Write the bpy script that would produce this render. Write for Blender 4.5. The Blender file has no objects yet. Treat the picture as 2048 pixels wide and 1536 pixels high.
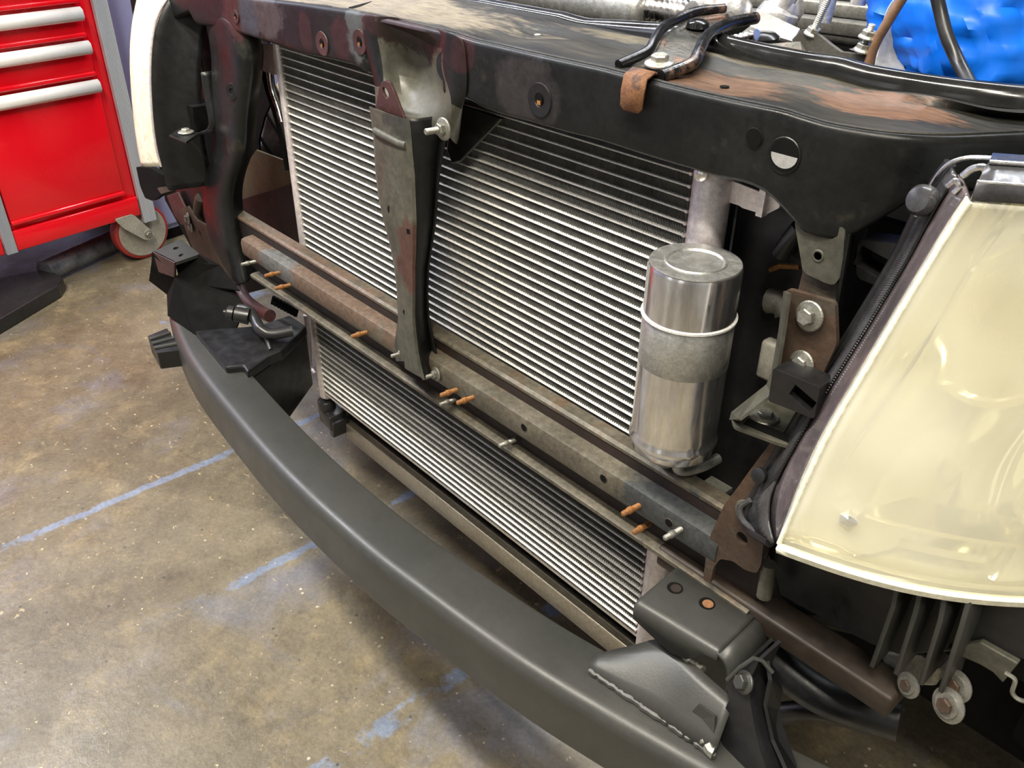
import bpy, bmesh, math, random
from mathutils import Vector, Matrix
from mathutils.geometry import tessellate_polygon
random.seed(7)
S = bpy.context.scene
COL = S.collection
PI = math.pi

# ------------------------------------------------------------------ camera
CAM = Vector((1.0408, -0.5341, 1.0103))
FPX = 1697.3
RT = Vector((0.66344852, 0.74818587, 0.00734593))
DN = Vector((0.40090822, -0.34717869, -0.84778509))
FW = Vector((-0.63175047, 0.56540681, -0.53028905))
cam = bpy.data.cameras.new('camera')
cam.sensor_width = 36.0
cam.lens = 36.0 * FPX / 2048.0
cam.clip_start = 0.02
cam.clip_end = 50
camo = bpy.data.objects.new('camera', cam)
COL.objects.link(camo)
m3 = Matrix((RT, -DN, -FW)).transposed()
camo.matrix_world = Matrix.Translation(CAM) @ m3.to_4x4()
S.camera = camo

# ------------------------------------------------------------------ light
S.view_settings.view_transform = 'Standard'
S.view_settings.look = 'None'
S.view_settings.gamma = 1
S.view_settings.exposure = 0.0
w = bpy.data.worlds.new('world')
S.world = w
w.use_nodes = True
w.node_tree.nodes['Background'].inputs[0].default_value = (0.75, 0.8, 0.9, 1)
w.node_tree.nodes['Background'].inputs[1].default_value = 0.3

def area(loc, sx, sy, power, col=(1, 1, 1), rot=(0, 0, 0)):
    l = bpy.data.lights.new('area_light', 'AREA')  # shared by the ceiling tubes and the added wall panels
    l.shape = 'RECTANGLE'; l.size = sx; l.size_y = sy
    l.energy = power; l.color = col
    o = bpy.data.objects.new('area_light', l)
    o.location = loc; o.rotation_euler = rot
    COL.objects.link(o)
    return o
WARM = (1.0, 0.93, 0.80)
X0W = -2.58
COOL = (0.93, 0.96, 1.0)
# fluorescent troughs on the garage ceiling (long axis across the car)
area((0.3, -1.05, 3.05), 2.4, 0.16, 148, WARM)
area((-2.0, -1.05, 3.05), 1.0, 0.16, 95, COOL)
area((0.3, 1.6, 3.05), 2.4, 0.30, 60, COOL)
area((1.9, -1.5, 3.05), 1.2, 0.2, 72, WARM)  # unseen tube, made strong to brighten the right headlight
# unseen panel light on the left wall, added for the floor's sheen
area((X0W, -1.3, 2.1), 0.7, 2.2, 16, COOL, (0, math.radians(-90), 0))
area((-1.6, 1.0, 3.05), 1.6, 0.3, 60, COOL)
# two unseen light panels by the front wall, added for streak highlights on metal
area((-0.9, -4.3, 1.4), 0.7, 2.2, 6, (0.92, 0.96, 1.0), (math.radians(90), 0, 0))
area((1.3, -4.3, 1.4), 0.7, 2.2, 6, (1.0, 0.97, 0.92), (math.radians(90), 0, 0))

# ------------------------------------------------------------------ pixel -> point on a plane
def ray(px, py):
    return RT * ((px - 1024) / FPX) + DN * ((py - 768) / FPX) + FW
def at(px, py, x=None, y=None, z=None):
    d = ray(px, py)
    if x is not None: t = (x - CAM.x) / d.x
    elif y is not None: t = (y - CAM.y) / d.y
    else: t = (z - CAM.z) / d.z
    return CAM + d * t
def aty(px, py, y): return at(px, py, y=y)
def atz(px, py, z): return at(px, py, z=z)
def atx(px, py, x): return at(px, py, x=x)
def atp(px, py, p, n):
    d = ray(px, py)
    return CAM + d * ((p - CAM).dot(n) / d.dot(n))

# ------------------------------------------------------------------ materials
def mat(name, c1, c2=None, scale=18.0, rough=0.5, metal=0.0, bump=0.0, bscale=None,
        c3=None, t3=0.6, s3=6.0, w3=0.06, spots=None, stretch=(1, 1, 1), rvar=0.12, coat=0.0, spec=0.5, grit=0.25):
    """procedural paint/metal: two tone noise, optional third tone in patches, optional stains at places"""
    m = bpy.data.materials.new(name); m.use_nodes = True
    nt = m.node_tree; N = nt.nodes; L = nt.links
    b = N['Principled BSDF']
    tc = N.new('ShaderNodeTexCoord')
    mp = N.new('ShaderNodeMapping'); mp.inputs['Scale'].default_value = stretch
    L.new(tc.outputs['Object'], mp.inputs['Vector'])
    def noise(sc, det=5, rg=0.6):
        n = N.new('ShaderNodeTexNoise'); n.inputs['Scale'].default_value = sc
        n.inputs['Detail'].default_value = det; n.inputs['Roughness'].default_value = rg
        L.new(mp.outputs[0], n.inputs['Vector']); return n
    n1 = noise(scale)
    c2 = c2 or c1
    r = N.new('ShaderNodeValToRGB')
    r.color_ramp.elements[0].position = 0.35; r.color_ramp.elements[0].color = (*c1, 1)
    r.color_ramp.elements[1].position = 0.68; r.color_ramp.elements[1].color = (*c2, 1)
    L.new(n1.outputs[0], r.inputs[0])
    col = r.outputs[0]
    rgh = None
    def mix(fac, cb):
        nonlocal col
        x = N.new('ShaderNodeMix'); x.data_type = 'RGBA'
        L.new(fac, x.inputs[0]); L.new(col, x.inputs[6])
        x.inputs[7].default_value = (*cb, 1)
        col = x.outputs[2]
    if c3:
        n3 = noise(s3, 8, 0.65)
        mr = N.new('ShaderNodeMapRange'); mr.inputs[1].default_value = t3; mr.inputs[2].default_value = t3 + w3
        L.new(n3.outputs[0], mr.inputs[0]); mix(mr.outputs[0], c3)
    for sp in (spots or []):
        (cx, cy, cz), (rx, ry, rz), sc = sp[:3]
        amt = sp[3] if len(sp) > 3 else 0.9
        ns = noise(sp[4] if len(sp) > 4 else 45, 6, 0.7)
        a = N.new('ShaderNodeVectorMath'); a.operation = 'SUBTRACT'; a.inputs[1].default_value = (cx, cy, cz)
        L.new(tc.outputs['Object'], a.inputs[0])
        d = N.new('ShaderNodeVectorMath'); d.operation = 'DIVIDE'; d.inputs[1].default_value = (rx, ry, rz)
        L.new(a.outputs[0], d.inputs[0])
        ln = N.new('ShaderNodeVectorMath'); ln.operation = 'LENGTH'; L.new(d.outputs[0], ln.inputs[0])
        ad = N.new('ShaderNodeMath'); ad.operation = 'MULTIPLY_ADD'; ad.inputs[1].default_value = 2.0
        L.new(ns.outputs[0], ad.inputs[0]); L.new(ln.outputs['Value'], ad.inputs[2])
        mr = N.new('ShaderNodeMapRange'); mr.inputs[1].default_value = 2.12; mr.inputs[2].default_value = 1.85
        mr.inputs[3].default_value = 0; mr.inputs[4].default_value = amt
        L.new(ad.outputs[0], mr.inputs[0]); mix(mr.outputs[0], sc)
    if grit:
        ng = noise(max(scale*7, 110), 7, 0.75)
        mg = N.new('ShaderNodeMapRange'); mg.inputs[1].default_value = 0.32; mg.inputs[2].default_value = 0.68
        mg.inputs[3].default_value = 1-grit; mg.inputs[4].default_value = 1+grit
        L.new(ng.outputs[0], mg.inputs[0])
        vm = N.new('ShaderNodeVectorMath'); vm.operation = 'SCALE'
        L.new(col, vm.inputs[0]); L.new(mg.outputs[0], vm.inputs['Scale']); col = vm.outputs[0]
    L.new(col, b.inputs['Base Color'])
    b.inputs['Metallic'].default_value = metal
    b.inputs['Specular IOR Level'].default_value = spec
    b.inputs['Coat Weight'].default_value = coat
    n4 = noise(scale * 2.3, 4)
    mr = N.new('ShaderNodeMapRange')
    mr.inputs[3].default_value = max(0.02, rough - rvar); mr.inputs[4].default_value = min(1, rough + rvar)
    mr.inputs[1].default_value = 0.3; mr.inputs[2].default_value = 0.7
    L.new(n4.outputs[0], mr.inputs[0]); L.new(mr.outputs[0], b.inputs['Roughness'])
    if bump:
        n5 = noise(bscale or scale * 6, 4)
        bp = N.new('ShaderNodeBump'); bp.inputs['Strength'].default_value = bump
        bp.inputs['Distance'].default_value = 0.002
        L.new(n5.outputs[0], bp.inputs['Height']); L.new(bp.outputs[0], b.inputs['Normal'])
    return m

RUST = (0.20, 0.085, 0.035)
DUST = (0.17, 0.145, 0.095)
PRIMER = (0.042, 0.016, 0.017)
MT = {}
MT['black'] = mat('black_paint', (0.008, 0.008, 0.009), (0.014, 0.014, 0.015), 14, 0.36, 0, 0.08, c3=(0.045, 0.042, 0.035), t3=0.62, s3=9, w3=0.12)
MT['blackgloss'] = mat('black_gloss_paint', (0.008, 0.008, 0.009), (0.014, 0.014, 0.015), 14, 0.18, 0, 0.1)
MT['plastic'] = mat('black_plastic', (0.006, 0.006, 0.0065), (0.010, 0.010, 0.011), 30, 0.40, 0, 0.06)
MT['dark'] = mat('matt_black', (0.003, 0.003, 0.003), (0.006, 0.0055, 0.005), 10, 0.85, spec=0.12)  # flat black for dark parts; also paints in the shade of recesses
MT['bumper'] = mat('bumper_dark_grey', (0.034, 0.035, 0.032), (0.042, 0.042, 0.038), 9, 0.40, 0, 0.07, 500, rvar=0.05, grit=0.1, c3=(0.030, 0.029, 0.026), t3=0.66, s3=30, w3=0.1)
MT['alu'] = mat('aluminium', (0.62, 0.61, 0.60), (0.75, 0.74, 0.73), 40, 0.28, 1.0, 0.1)
MT['alusatin'] = mat('satin_aluminium', (0.66, 0.60, 0.60), (0.74, 0.68, 0.68), 25, 0.45, 0.45, 0.05)
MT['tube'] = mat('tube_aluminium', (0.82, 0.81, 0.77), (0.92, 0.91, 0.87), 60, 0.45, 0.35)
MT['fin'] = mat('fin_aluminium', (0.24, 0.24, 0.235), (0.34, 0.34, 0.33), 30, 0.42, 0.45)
MT['chrome'] = mat('polished_aluminium', (0.70, 0.69, 0.69), (0.90, 0.89, 0.89), 60, 0.19, 0.96, 0.05, 120, grit=0.1, rvar=0.09, stretch=(1, 1, 0.25))
MT['brushed'] = mat('brushed_aluminium', (0.42, 0.42, 0.40), (0.50, 0.50, 0.48), 60, 0.42, 0.8, 0.1)
MT['rail'] = mat('rusty_galvanised_steel', (0.075, 0.066, 0.048), (0.125, 0.110, 0.082), 22, 0.5, 0.2, 0.15, 300,
                 c3=(0.115, 0.070, 0.040), t3=0.58, s3=16, w3=0.10, grit=0.4,
                 spots=[((0.02, -0.05, 0.53), (0.30, 0.05, 0.03), (0.135, 0.085, 0.058), 0.75),
                        ((0.02, -0.05, 0.515), (0.05, 0.03, 0.03), (0.11, 0.12, 0.12), 0.8),
                        ((0.72, -0.05, 0.52), (0.06, 0.05, 0.03), (0.035, 0.04, 0.043), 0.9)])
MT['railweb'] = mat('dark_brown_web', (0.010, 0.006, 0.005), (0.022, 0.012, 0.009), 16, 0.6, 0, 0.1)  # dark brown, darker than the lips and hat of the rail
MT['olive'] = mat('dirty_olive_steel', (0.055, 0.054, 0.041), (0.090, 0.086, 0.066), 16, 0.50, 0.1, 0.08, 300, grit=0.35,
                  spots=[((0.375, -0.07, 0.655), (0.030, 0.04, 0.042), (0.075, 0.030, 0.022), 0.85, 40), ((0.36, -0.07, 0.80), (0.03, 0.04, 0.022), (0.030, 0.030, 0.026), 0.8, 40)])
MT['darkrail'] = mat('brown_frame_rail', (0.016, 0.011, 0.008), (0.034, 0.023, 0.014), 16, 0.55, 0, 0.1)
MT['saddle'] = mat('saddle_steel', (0.070, 0.069, 0.054), (0.105, 0.10, 0.078), 12, 0.42, 0.15, 0.05, 300,
                   spots=[((0.335, -0.03, 0.866), (0.075, 0.05, 0.018), (0.020, 0.008, 0.009), 0.95, 55),
                          ((0.352, -0.03, 0.852), (0.012, 0.05, 0.020), (0.020, 0.008, 0.009), 0.9, 55)])
MT['stud'] = mat('rusted_stud', (0.36, 0.15, 0.03), (0.20, 0.09, 0.035), 160, 0.6, 0.2, 0.3, 900)
MT['zinc'] = mat('zinc_plated_steel', (0.45, 0.45, 0.40), (0.58, 0.57, 0.50), 60, 0.38, 0.8, 0.2)
MT['dullzinc'] = mat('dull_zinc_steel', (0.22, 0.22, 0.19), (0.32, 0.31, 0.27), 60, 0.45, 0.7, 0.2)
MT['rust'] = mat('brown_rust', (0.040, 0.026, 0.017), (0.078, 0.045, 0.028), 30, 0.6, 0.1, 0.2, 300, c3=(0.055, 0.048, 0.035), t3=0.52, s3=14, w3=0.1)
MT['primer'] = mat('maroon_primer', (0.045, 0.017, 0.017), (0.062, 0.025, 0.024), 30, 0.5, 0, 0.2)
MT['tan'] = mat('tan_grey_tank', (0.22, 0.195, 0.15), (0.26, 0.235, 0.185), 30, 0.33, 0.55, 0.1, rvar=0.05)
MT['red'] = mat('red_enamel', (0.72, 0.004, 0.012), (0.78, 0.006, 0.016), 4, 0.22, 0, 0, coat=0.4, grit=0)
MT['silver'] = mat('silver_trim', (0.80, 0.79, 0.78), (0.88, 0.87, 0.85), 8, 0.35, 0.15, grit=0.04)
MT['post'] = mat('ribbed_grey_post', (0.36, 0.39, 0.45), (0.44, 0.46, 0.50), 20, 0.4, 0.3, grit=0, stretch=(1, 1, 0.1))
MT['lavender'] = mat('lavender_blue_paint', (0.27, 0.29, 0.50), (0.30, 0.32, 0.54), 3, 0.45, grit=0.03)
MT['wheelred'] = mat('red_polyurethane', (0.28, 0.022, 0.018), (0.34, 0.03, 0.022), 30, 0.5)
MT['castgrey'] = mat('cast_grey', (0.26, 0.245, 0.205), (0.33, 0.31, 0.26), 30, 0.6, 0.0)
MT['wall'] = mat('painted_wall', (0.24, 0.24, 0.24), (0.27, 0.27, 0.265), 3, 0.7)
MT['wallblue'] = mat('blue_grey_wall', (0.30, 0.32, 0.50), (0.34, 0.36, 0.54), 3, 0.7)
MT['ceil'] = mat('ceiling_board', (0.28, 0.28, 0.275), (0.31, 0.31, 0.30), 3, 0.8)
MT['tyre'] = mat('dusty_tyre', (0.22, 0.17, 0.12), (0.30, 0.24, 0.17), 20, 0.9, 0, 0.3)
MT['ground_tan'] = mat('dusty_splash_panel', (0.10, 0.085, 0.045), (0.17, 0.14, 0.075), 9, 0.6, 0, 0.2, c3=(0.05, 0.045, 0.03), t3=0.55, s3=12)
MT['brownpipe'] = mat('brown_pipe', (0.20, 0.115, 0.07), (0.27, 0.16, 0.10), 20, 0.4)
MT['greyplastic'] = mat('grey_plastic', (0.30, 0.30, 0.29), (0.40, 0.40, 0.39), 12, 0.35)
MT['engine'] = mat('grimy_engine_grey', (0.07, 0.068, 0.060), (0.12, 0.115, 0.10), 25, 0.45, 0.3, 0.3)
MT['cast'] = mat('cast_aluminium', (0.60, 0.59, 0.58), (0.78, 0.77, 0.76), 25, 0.35, 0.7, 0.4, 120)

# painted beam with dust, rust and primer patches
MT['beam'] = mat('worn_black_paint_front', (0.006, 0.0065, 0.0065), (0.013, 0.0135, 0.013), 8, 0.36, 0.0, 0.05, 300, spec=0.28, grit=0.35,
                 c3=(0.030, 0.028, 0.021), t3=0.60, s3=20, w3=0.12,
                 spots=[((0.045, -0.045, 0.85), (0.05, 0.03, 0.025), (0.065, 0.055, 0.058), 0.8, 30),
                        ((-0.03, -0.045, 0.845), (0.035, 0.03, 0.04), (0.060, 0.022, 0.022), 0.8, 30),
                        ((0.008, -0.045, 0.84), (0.022, 0.03, 0.04), (0.040, 0.050, 0.066), 0.9, 30),
                        ((0.14, -0.045, 0.842), (0.015, 0.03, 0.022), PRIMER, 0.6, 30),
                        ((0.215, -0.045, 0.845), (0.018, 0.03, 0.022), PRIMER, 0.7, 30),
                        ((0.31, -0.035, 0.868), (0.06, 0.05, 0.012), PRIMER, 0.6, 40),
                        ((0.245, -0.045, 0.855), (0.018, 0.03, 0.028), (0.085, 0.095, 0.098), 0.8, 40),
                        ((0.42, -0.045, 0.86), (0.018, 0.03, 0.016), PRIMER, 0.6, 40),
                        ((0.50, -0.045, 0.842), (0.035, 0.03, 0.03), (0.034, 0.030, 0.031), 0.7, 20)])
MT['beamtop'] = mat('worn_black_paint_dusty', (0.008, 0.008, 0.0075), (0.040, 0.036, 0.026), 13, 0.44, 0.0, 0.2, 200, grit=0.5, spec=0.35,
                    c3=(0.095, 0.082, 0.055), t3=0.55, s3=9, w3=0.22, stretch=(0.35, 1.6, 1),
                    spots=[((0.665, 0.005, 0.87), (0.050, 0.030, 0.05), (0.13, 0.072, 0.042), 0.9, 150),
                           ((0.775, 0.030, 0.87), (0.050, 0.020, 0.05), (0.13, 0.066, 0.036), 0.9, 150),
                           ((0.61, 0.06, 0.87), (0.16, 0.010, 0.05), (0.13, 0.11, 0.072), 0.8, 60),
                           ((0.15, 0.02, 0.87), (0.24, 0.06, 0.05), (0.26, 0.22, 0.155), 0.8, 30)])
MT['beadgloss'] = mat('glossy_black_bead', (0.012, 0.012, 0.012), (0.018, 0.018, 0.018), 10, 0.17, 0, 0)
MT['latchpaint'] = mat('chipped_black_bracket', (0.030, 0.030, 0.028), (0.10, 0.095, 0.08), 30, 0.34, 0.2, 0.3, 300, c3=(0.20, 0.10, 0.055), t3=0.52, s3=22, w3=0.1)
MT['orangerust'] = mat('orange_rust', (0.17, 0.075, 0.032), (0.25, 0.115, 0.05), 40, 0.65, 0.1, 0.3, 500, c3=(0.07, 0.035, 0.022), t3=0.56, s3=60, w3=0.08)

def floor_mat():
    m = bpy.data.materials.new('stained_sealed_concrete'); m.use_nodes = True
    nt = m.node_tree; N = nt.nodes; L = nt.links; b = N['Principled BSDF']
    tc = N.new('ShaderNodeTexCoord')
    def noise(sc, det=6, rg=0.6, dist=0.0, st=None):
        n = N.new('ShaderNodeTexNoise'); n.inputs['Scale'].default_value = sc
        n.inputs['Detail'].default_value = det; n.inputs['Roughness'].default_value = rg
        n.inputs['Distortion'].default_value = dist
        if st:
            mp = N.new('ShaderNodeMapping'); mp.inputs['Scale'].default_value = st
            L.new(tc.outputs['Object'], mp.inputs['Vector']); L.new(mp.outputs[0], n.inputs['Vector'])
        else: L.new(tc.outputs['Object'], n.inputs['Vector'])
        return n.outputs[0]
    def rng(v, a, b_, c=0.0, d=1.0):
        r = N.new('ShaderNodeMapRange'); r.inputs[1].default_value = a; r.inputs[2].default_value = b_
        r.inputs[3].default_value = c; r.inputs[4].default_value = d
        L.new(v, r.inputs[0]); return r.outputs[0]
    def mth(op, a, b_=None, c=None):
        x = N.new('ShaderNodeMath'); x.operation = op
        for i, v in enumerate((a, b_, c)):
            if v is None: continue
            if isinstance(v, (int, float)): x.inputs[i].default_value = v
            else: L.new(v, x.inputs[i])
        return x.outputs[0]
    def mix(f, a, c):
        x = N.new('ShaderNodeMix'); x.data_type = 'RGBA'
        L.new(f, x.inputs[0])
        for i, v in ((6, a), (7, c)):
            if isinstance(v, tuple): x.inputs[i].default_value = (*v, 1)
            else: L.new(v, x.inputs[i])
        return x.outputs[2]
    col = mix(rng(noise(2.6, 8, 0.65), 0.38, 0.64), (0.108, 0.090, 0.058), (0.180, 0.153, 0.103))
    col = mix(rng(noise(9, 8, 0.7), 0.52, 0.70, 0, 0.7), col, (0.27, 0.215, 0.120))
    col = mix(rng(noise(5, 6, 0.65, 0.6), 0.54, 0.68, 0, 0.65), col, (0.150, 0.144, 0.150))
    col = mix(rng(noise(30, 6, 0.75), 0.42, 0.30, 0, 0.5), col, (0.060, 0.048, 0.034))
    col = mix(rng(noise(46, 4, 0.7, 0.5), 0.66, 0.72, 0, 0.75), col, (0.48, 0.39, 0.23))
    col = mix(rng(noise(3.2, 5, 0.6, 0.4), 0.56, 0.66, 0, 0.55), col, (0.150, 0.160, 0.200))
    st = noise(20, 5, 0.7, 1.6, (1.0, 2.4, 1))
    col = mix(rng(st, 0.665, 0.70, 0, 0.7), col, (0.46, 0.37, 0.21))
    col = mix(rng(noise(75, 3, 0.6), 0.69, 0.72, 0, 0.8), col, (0.55, 0.46, 0.28))
    # worn blue marking lines running front to back
    sx = N.new('ShaderNodeSeparateXYZ'); L.new(tc.outputs['Object'], sx.inputs[0])
    wob = mth('MULTIPLY_ADD', noise(26, 5, 0.75), 0.034, -0.017)
    brk = noise(5.5, 6, 0.7)
    for x0, hw, th, y_min in ((-0.337, 0.011, 0.40, -2.0), (0.002, 0.011, 0.44, -0.28), (0.381, 0.016, 0.46, -0.30), (-0.95, 0.02, 0.53, -0.2)):
        dx = mth('ABSOLUTE', mth('ADD', mth('SUBTRACT', sx.outputs[0], x0), wob))
        f = mth('MULTIPLY', rng(dx, hw, hw * 0.6), rng(brk, th, th + 0.05, 0, 0.85))
        f = mth('MULTIPLY', f, rng(sx.outputs[1], y_min, y_min+0.03))
        col = mix(f, col, (0.165, 0.205, 0.285))
    # pale and dark specks
    v = N.new('ShaderNodeTexVoronoi'); v.inputs['Scale'].default_value = 36
    L.new(tc.outputs['Object'], v.inputs['Vector'])
    g = rng(noise(4, 3), 0.46, 0.6)
    col = mix(mth('MULTIPLY', rng(v.outputs[0], 0.10, 0.06), g), col, (0.5, 0.46, 0.37))
    v2 = N.new('ShaderNodeTexVoronoi'); v2.inputs['Scale'].default_value = 23
    L.new(tc.outputs['Object'], v2.inputs['Vector'])
    col = mix(mth('MULTIPLY', rng(v2.outputs[0], 0.07, 0.04), 0.7), col, (0.03, 0.028, 0.03))
    gr = rng(noise(140, 6, 0.8), 0.3, 0.7, 0.72, 1.30)
    g2 = rng(noise(16, 8, 0.75, 0.3), 0.35, 0.68, 0.78, 1.22)
    vm = N.new('ShaderNodeVectorMath'); vm.operation = 'SCALE'; L.new(col, vm.inputs[0]); L.new(mth('MULTIPLY', gr, g2), vm.inputs['Scale']); col = vm.outputs[0]
    L.new(col, b.inputs['Base Color'])
    L.new(rng(noise(7, 6), 0.3, 0.7, 0.24, 0.52), b.inputs['Roughness'])
    b.inputs['Specular IOR Level'].default_value = 0.5
    bp = N.new('ShaderNodeBump'); bp.inputs['Strength'].default_value = 0.35; bp.inputs['Distance'].default_value = 0.004
    L.new(noise(40, 6, 0.7), bp.inputs['Height']); L.new(bp.outputs[0], b.inputs['Normal'])
    return m
MT['floor'] = floor_mat()

def lens_mat():
    m = bpy.data.materials.new('hazed_clear_lens'); m.use_nodes = True
    nt = m.node_tree; N = nt.nodes; L = nt.links; b = N['Principled BSDF']
    b.inputs['Base Color'].default_value = (0.98, 0.97, 0.84, 1)
    b.inputs['Roughness'].default_value = 0.12
    b.inputs['Coat Weight'].default_value = 0.5
    tr = N.new('ShaderNodeBsdfTransparent'); tr.inputs[0].default_value = (1.0, 0.98, 0.90, 1)
    mx = N.new('ShaderNodeMixShader')
    n = N.new('ShaderNodeTexNoise'); n.inputs['Scale'].default_value = 9
    tc = N.new('ShaderNodeTexCoord'); L.new(tc.outputs['Object'], n.inputs['Vector'])
    r = N.new('ShaderNodeMapRange'); r.inputs[1].default_value = 0.3; r.inputs[2].default_value = 0.7
    r.inputs[3].default_value = 0.20; r.inputs[4].default_value = 0.55
    L.new(n.outputs[0], r.inputs[0]); L.new(r.outputs[0], mx.inputs[0])
    L.new(tr.outputs[0], mx.inputs[1]); L.new(b.outputs[0], mx.inputs[2])
    L.new(mx.outputs[0], N['Material Output'].inputs[0])
    return m
MT['lens'] = lens_mat()
MT['lenswall'] = mat('smoky_lens_side', (0.10, 0.088, 0.092), (0.17, 0.135, 0.142), 30, 0.14, 0.1, 0, coat=0.6)
MT['lensrib'] = mat('dark_ribbed_seal', (0.055, 0.055, 0.06), (0.09, 0.09, 0.095), 60, 0.25, 0.3)
MT['lensedge'] = mat('cream_lens_rim', (0.88, 0.86, 0.68), (0.92, 0.90, 0.72), 20, 0.2, 0, coat=0.5)
MT['reflector'] = mat('bright_reflector', (0.97, 0.965, 0.86), (0.99, 0.985, 0.93), 20, 0.10, 0.80, grit=0, rvar=0.05)
MT['lampwhite'] = mat('hazed_white_lens', (0.88, 0.80, 0.62), (0.95, 0.88, 0.74), 14, 0.25, 0.0, coat=0.5, c3=(0.55, 0.42, 0.25), t3=0.66, s3=30)
MT['blue'] = mat('blue_nitrile', (0.002, 0.14, 0.74), (0.003, 0.17, 0.82), 6, 0.34, 0, 0, grit=0)
MT['latchedge'] = mat('chipped_gloss_black', (0.008, 0.008, 0.009), (0.014, 0.014, 0.015), 20, 0.22, 0.1, 0.1, 300, c3=(0.13, 0.08, 0.055), t3=0.56, s3=26, w3=0.05)
MT['blackrubber'] = mat('black_rubber', (0.016, 0.016, 0.017), (0.022, 0.022, 0.022), 20, 0.35)

# ------------------------------------------------------------------ mesh helpers
def link(name, me, m, parent=None, smooth=False, label=None):
    o = bpy.data.objects.new(name, me)
    COL.objects.link(o)
    if m is not None:
        me.materials.append(MT[m] if isinstance(m, str) else m)
    if smooth:
        for p in me.polygons: p.use_smooth = True
        me.set_sharp_from_angle(angle=math.radians(42))
    if parent is not None:
        o.parent = parent
        o.matrix_parent_inverse = world_of(parent).inverted()
    if label: o['label'] = label
    return o
def world_of(o):
    M = o.matrix_basis.copy()
    p = o.parent
    if p is not None: M = world_of(p) @ o.matrix_parent_inverse @ M
    return M
def py(name, vs, fs, m, parent=None, smooth=False, label=None):
    me = bpy.data.meshes.new(name)
    me.from_pydata([tuple(v) for v in vs], [], fs)
    me.validate(); me.update()
    bm = bmesh.new(); bm.from_mesh(me)
    bmesh.ops.recalc_face_normals(bm, faces=bm.faces)
    bm.to_mesh(me); bm.free()
    return link(name, me, m, parent, smooth, label)
def bevel(o, wd=0.002, seg=2, ang=35):
    b = o.modifiers.new('bevel', 'BEVEL'); b.width = wd; b.segments = seg
    b.limit_method = 'ANGLE'; b.angle_limit = math.radians(ang); b.harden_normals = False
    for p in o.data.polygons: p.use_smooth = True
    e = o.modifiers.new('auto', 'EDGE_SPLIT'); e.split_angle = math.radians(50)
    return o
def solid(o, t=0.003, off=0.0):
    s = o.modifiers.new('solid', 'SOLIDIFY'); s.thickness = t; s.offset = off
    return o
def subd(o, n=2):
    s = o.modifiers.new('sub', 'SUBSURF'); s.levels = n; s.render_levels = n
    for p in o.data.polygons: p.use_smooth = True
    return o
class MB:
    def __init__(s): s.v = []; s.f = []
    def add(s, vs, fs):
        k = len(s.v); s.v += [Vector(v) for v in vs]; s.f += [[i + k for i in f] for f in fs]
    def box(s, a, b):
        x0, y0, z0 = a; x1, y1, z1 = b
        s.add([(x0,y0,z0),(x1,y0,z0),(x1,y1,z0),(x0,y1,z0),(x0,y0,z1),(x1,y0,z1),(x1,y1,z1),(x0,y1,z1)],
              [(0,3,2,1),(4,5,6,7),(0,1,5,4),(1,2,6,5),(2,3,7,6),(3,0,4,7)])
    def obox(s, c, ax, ay, az):
        """box from a corner with three edge vectors"""
        c, ax, ay, az = map(Vector, (c, ax, ay, az))
        s.add([c, c+ax, c+ax+ay, c+ay, c+az, c+ax+az, c+ax+ay+az, c+ay+az],
              [(0,3,2,1),(4,5,6,7),(0,1,5,4),(1,2,6,5),(2,3,7,6),(3,0,4,7)])
    def tube(s, pts, r, n=12, cap=True, rs=None):
        pts = [Vector(p) for p in pts]; k0 = len(s.v); up = None
        for i, p in enumerate(pts):
            t = (pts[min(i+1, len(pts)-1)] - pts[max(i-1, 0)]).normalized()
            if up is None:
                up = Vector((0,0,1)) if abs(t.z) < 0.9 else Vector((1,0,0))
            u = t.cross(up).normalized(); up = u.cross(t).normalized()
            rr = rs[i] if rs else r
            for j in range(n):
                a = 2*PI*j/n
                s.v.append(p + (u*math.cos(a) + up*math.sin(a))*rr)
        for i in range(len(pts)-1):
            for j in range(n):
                a = k0+i*n+j; b = k0+i*n+(j+1)%n
                s.f.append([a, b, b+n, a+n])
        if cap:
            s.f.append([k0+j for j in range(n)][::-1]); e = k0+(len(pts)-1)*n
            s.f.append([e+j for j in range(n)])
    def lathe(s, c, axis, prof, n=32):
        """prof: (distance along axis, radius)"""
        c = Vector(c); ax = Vector(axis).normalized()
        u = ax.orthogonal().normalized(); w_ = ax.cross(u); k0 = len(s.v)
        for h, r in prof:
            for j in range(n):
                a = 2*PI*j/n
                s.v.append(c + ax*h + (u*math.cos(a) + w_*math.sin(a))*max(r, 1e-5))
        for i in range(len(prof)-1):
            for j in range(n):
                a = k0+i*n+j; b = k0+i*n+(j+1)%n
                s.f.append([a, b, b+n, a+n])
        s.f.append([k0+j for j in range(n)][::-1]); e = k0+(len(prof)-1)*n
        s.f.append([e+j for j in range(n)])
    def grid(s, rows):
        k0 = len(s.v); n = len(rows[0])
        for r in rows: s.v += [Vector(p) for p in r]
        for i in range(len(rows)-1):
            for j in range(n-1):
                a = k0+i*n+j
                s.f.append([a, a+1, a+1+n, a+n])
    def build(s, name, m, parent=None, smooth=False, label=None):
        return py(name, s.v, s.f, m, parent, smooth, label)
def catmull(pts, n=6):
    pts = [Vector(p) for p in pts]; out = []
    P = [pts[0]*2-pts[1]] + pts + [pts[-1]*2-pts[-2]]
    for i in range(1, len(P)-2):
        for k in range(n):
            t = k/n
            a, b, c, d = P[i-1], P[i], P[i+1], P[i+2]
            out.append(0.5*((2*b)+(c-a)*t+(2*a-5*b+4*c-d)*t*t+(3*b-a-3*c+d)*t**3))
    out.append(pts[-1]); return out
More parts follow.
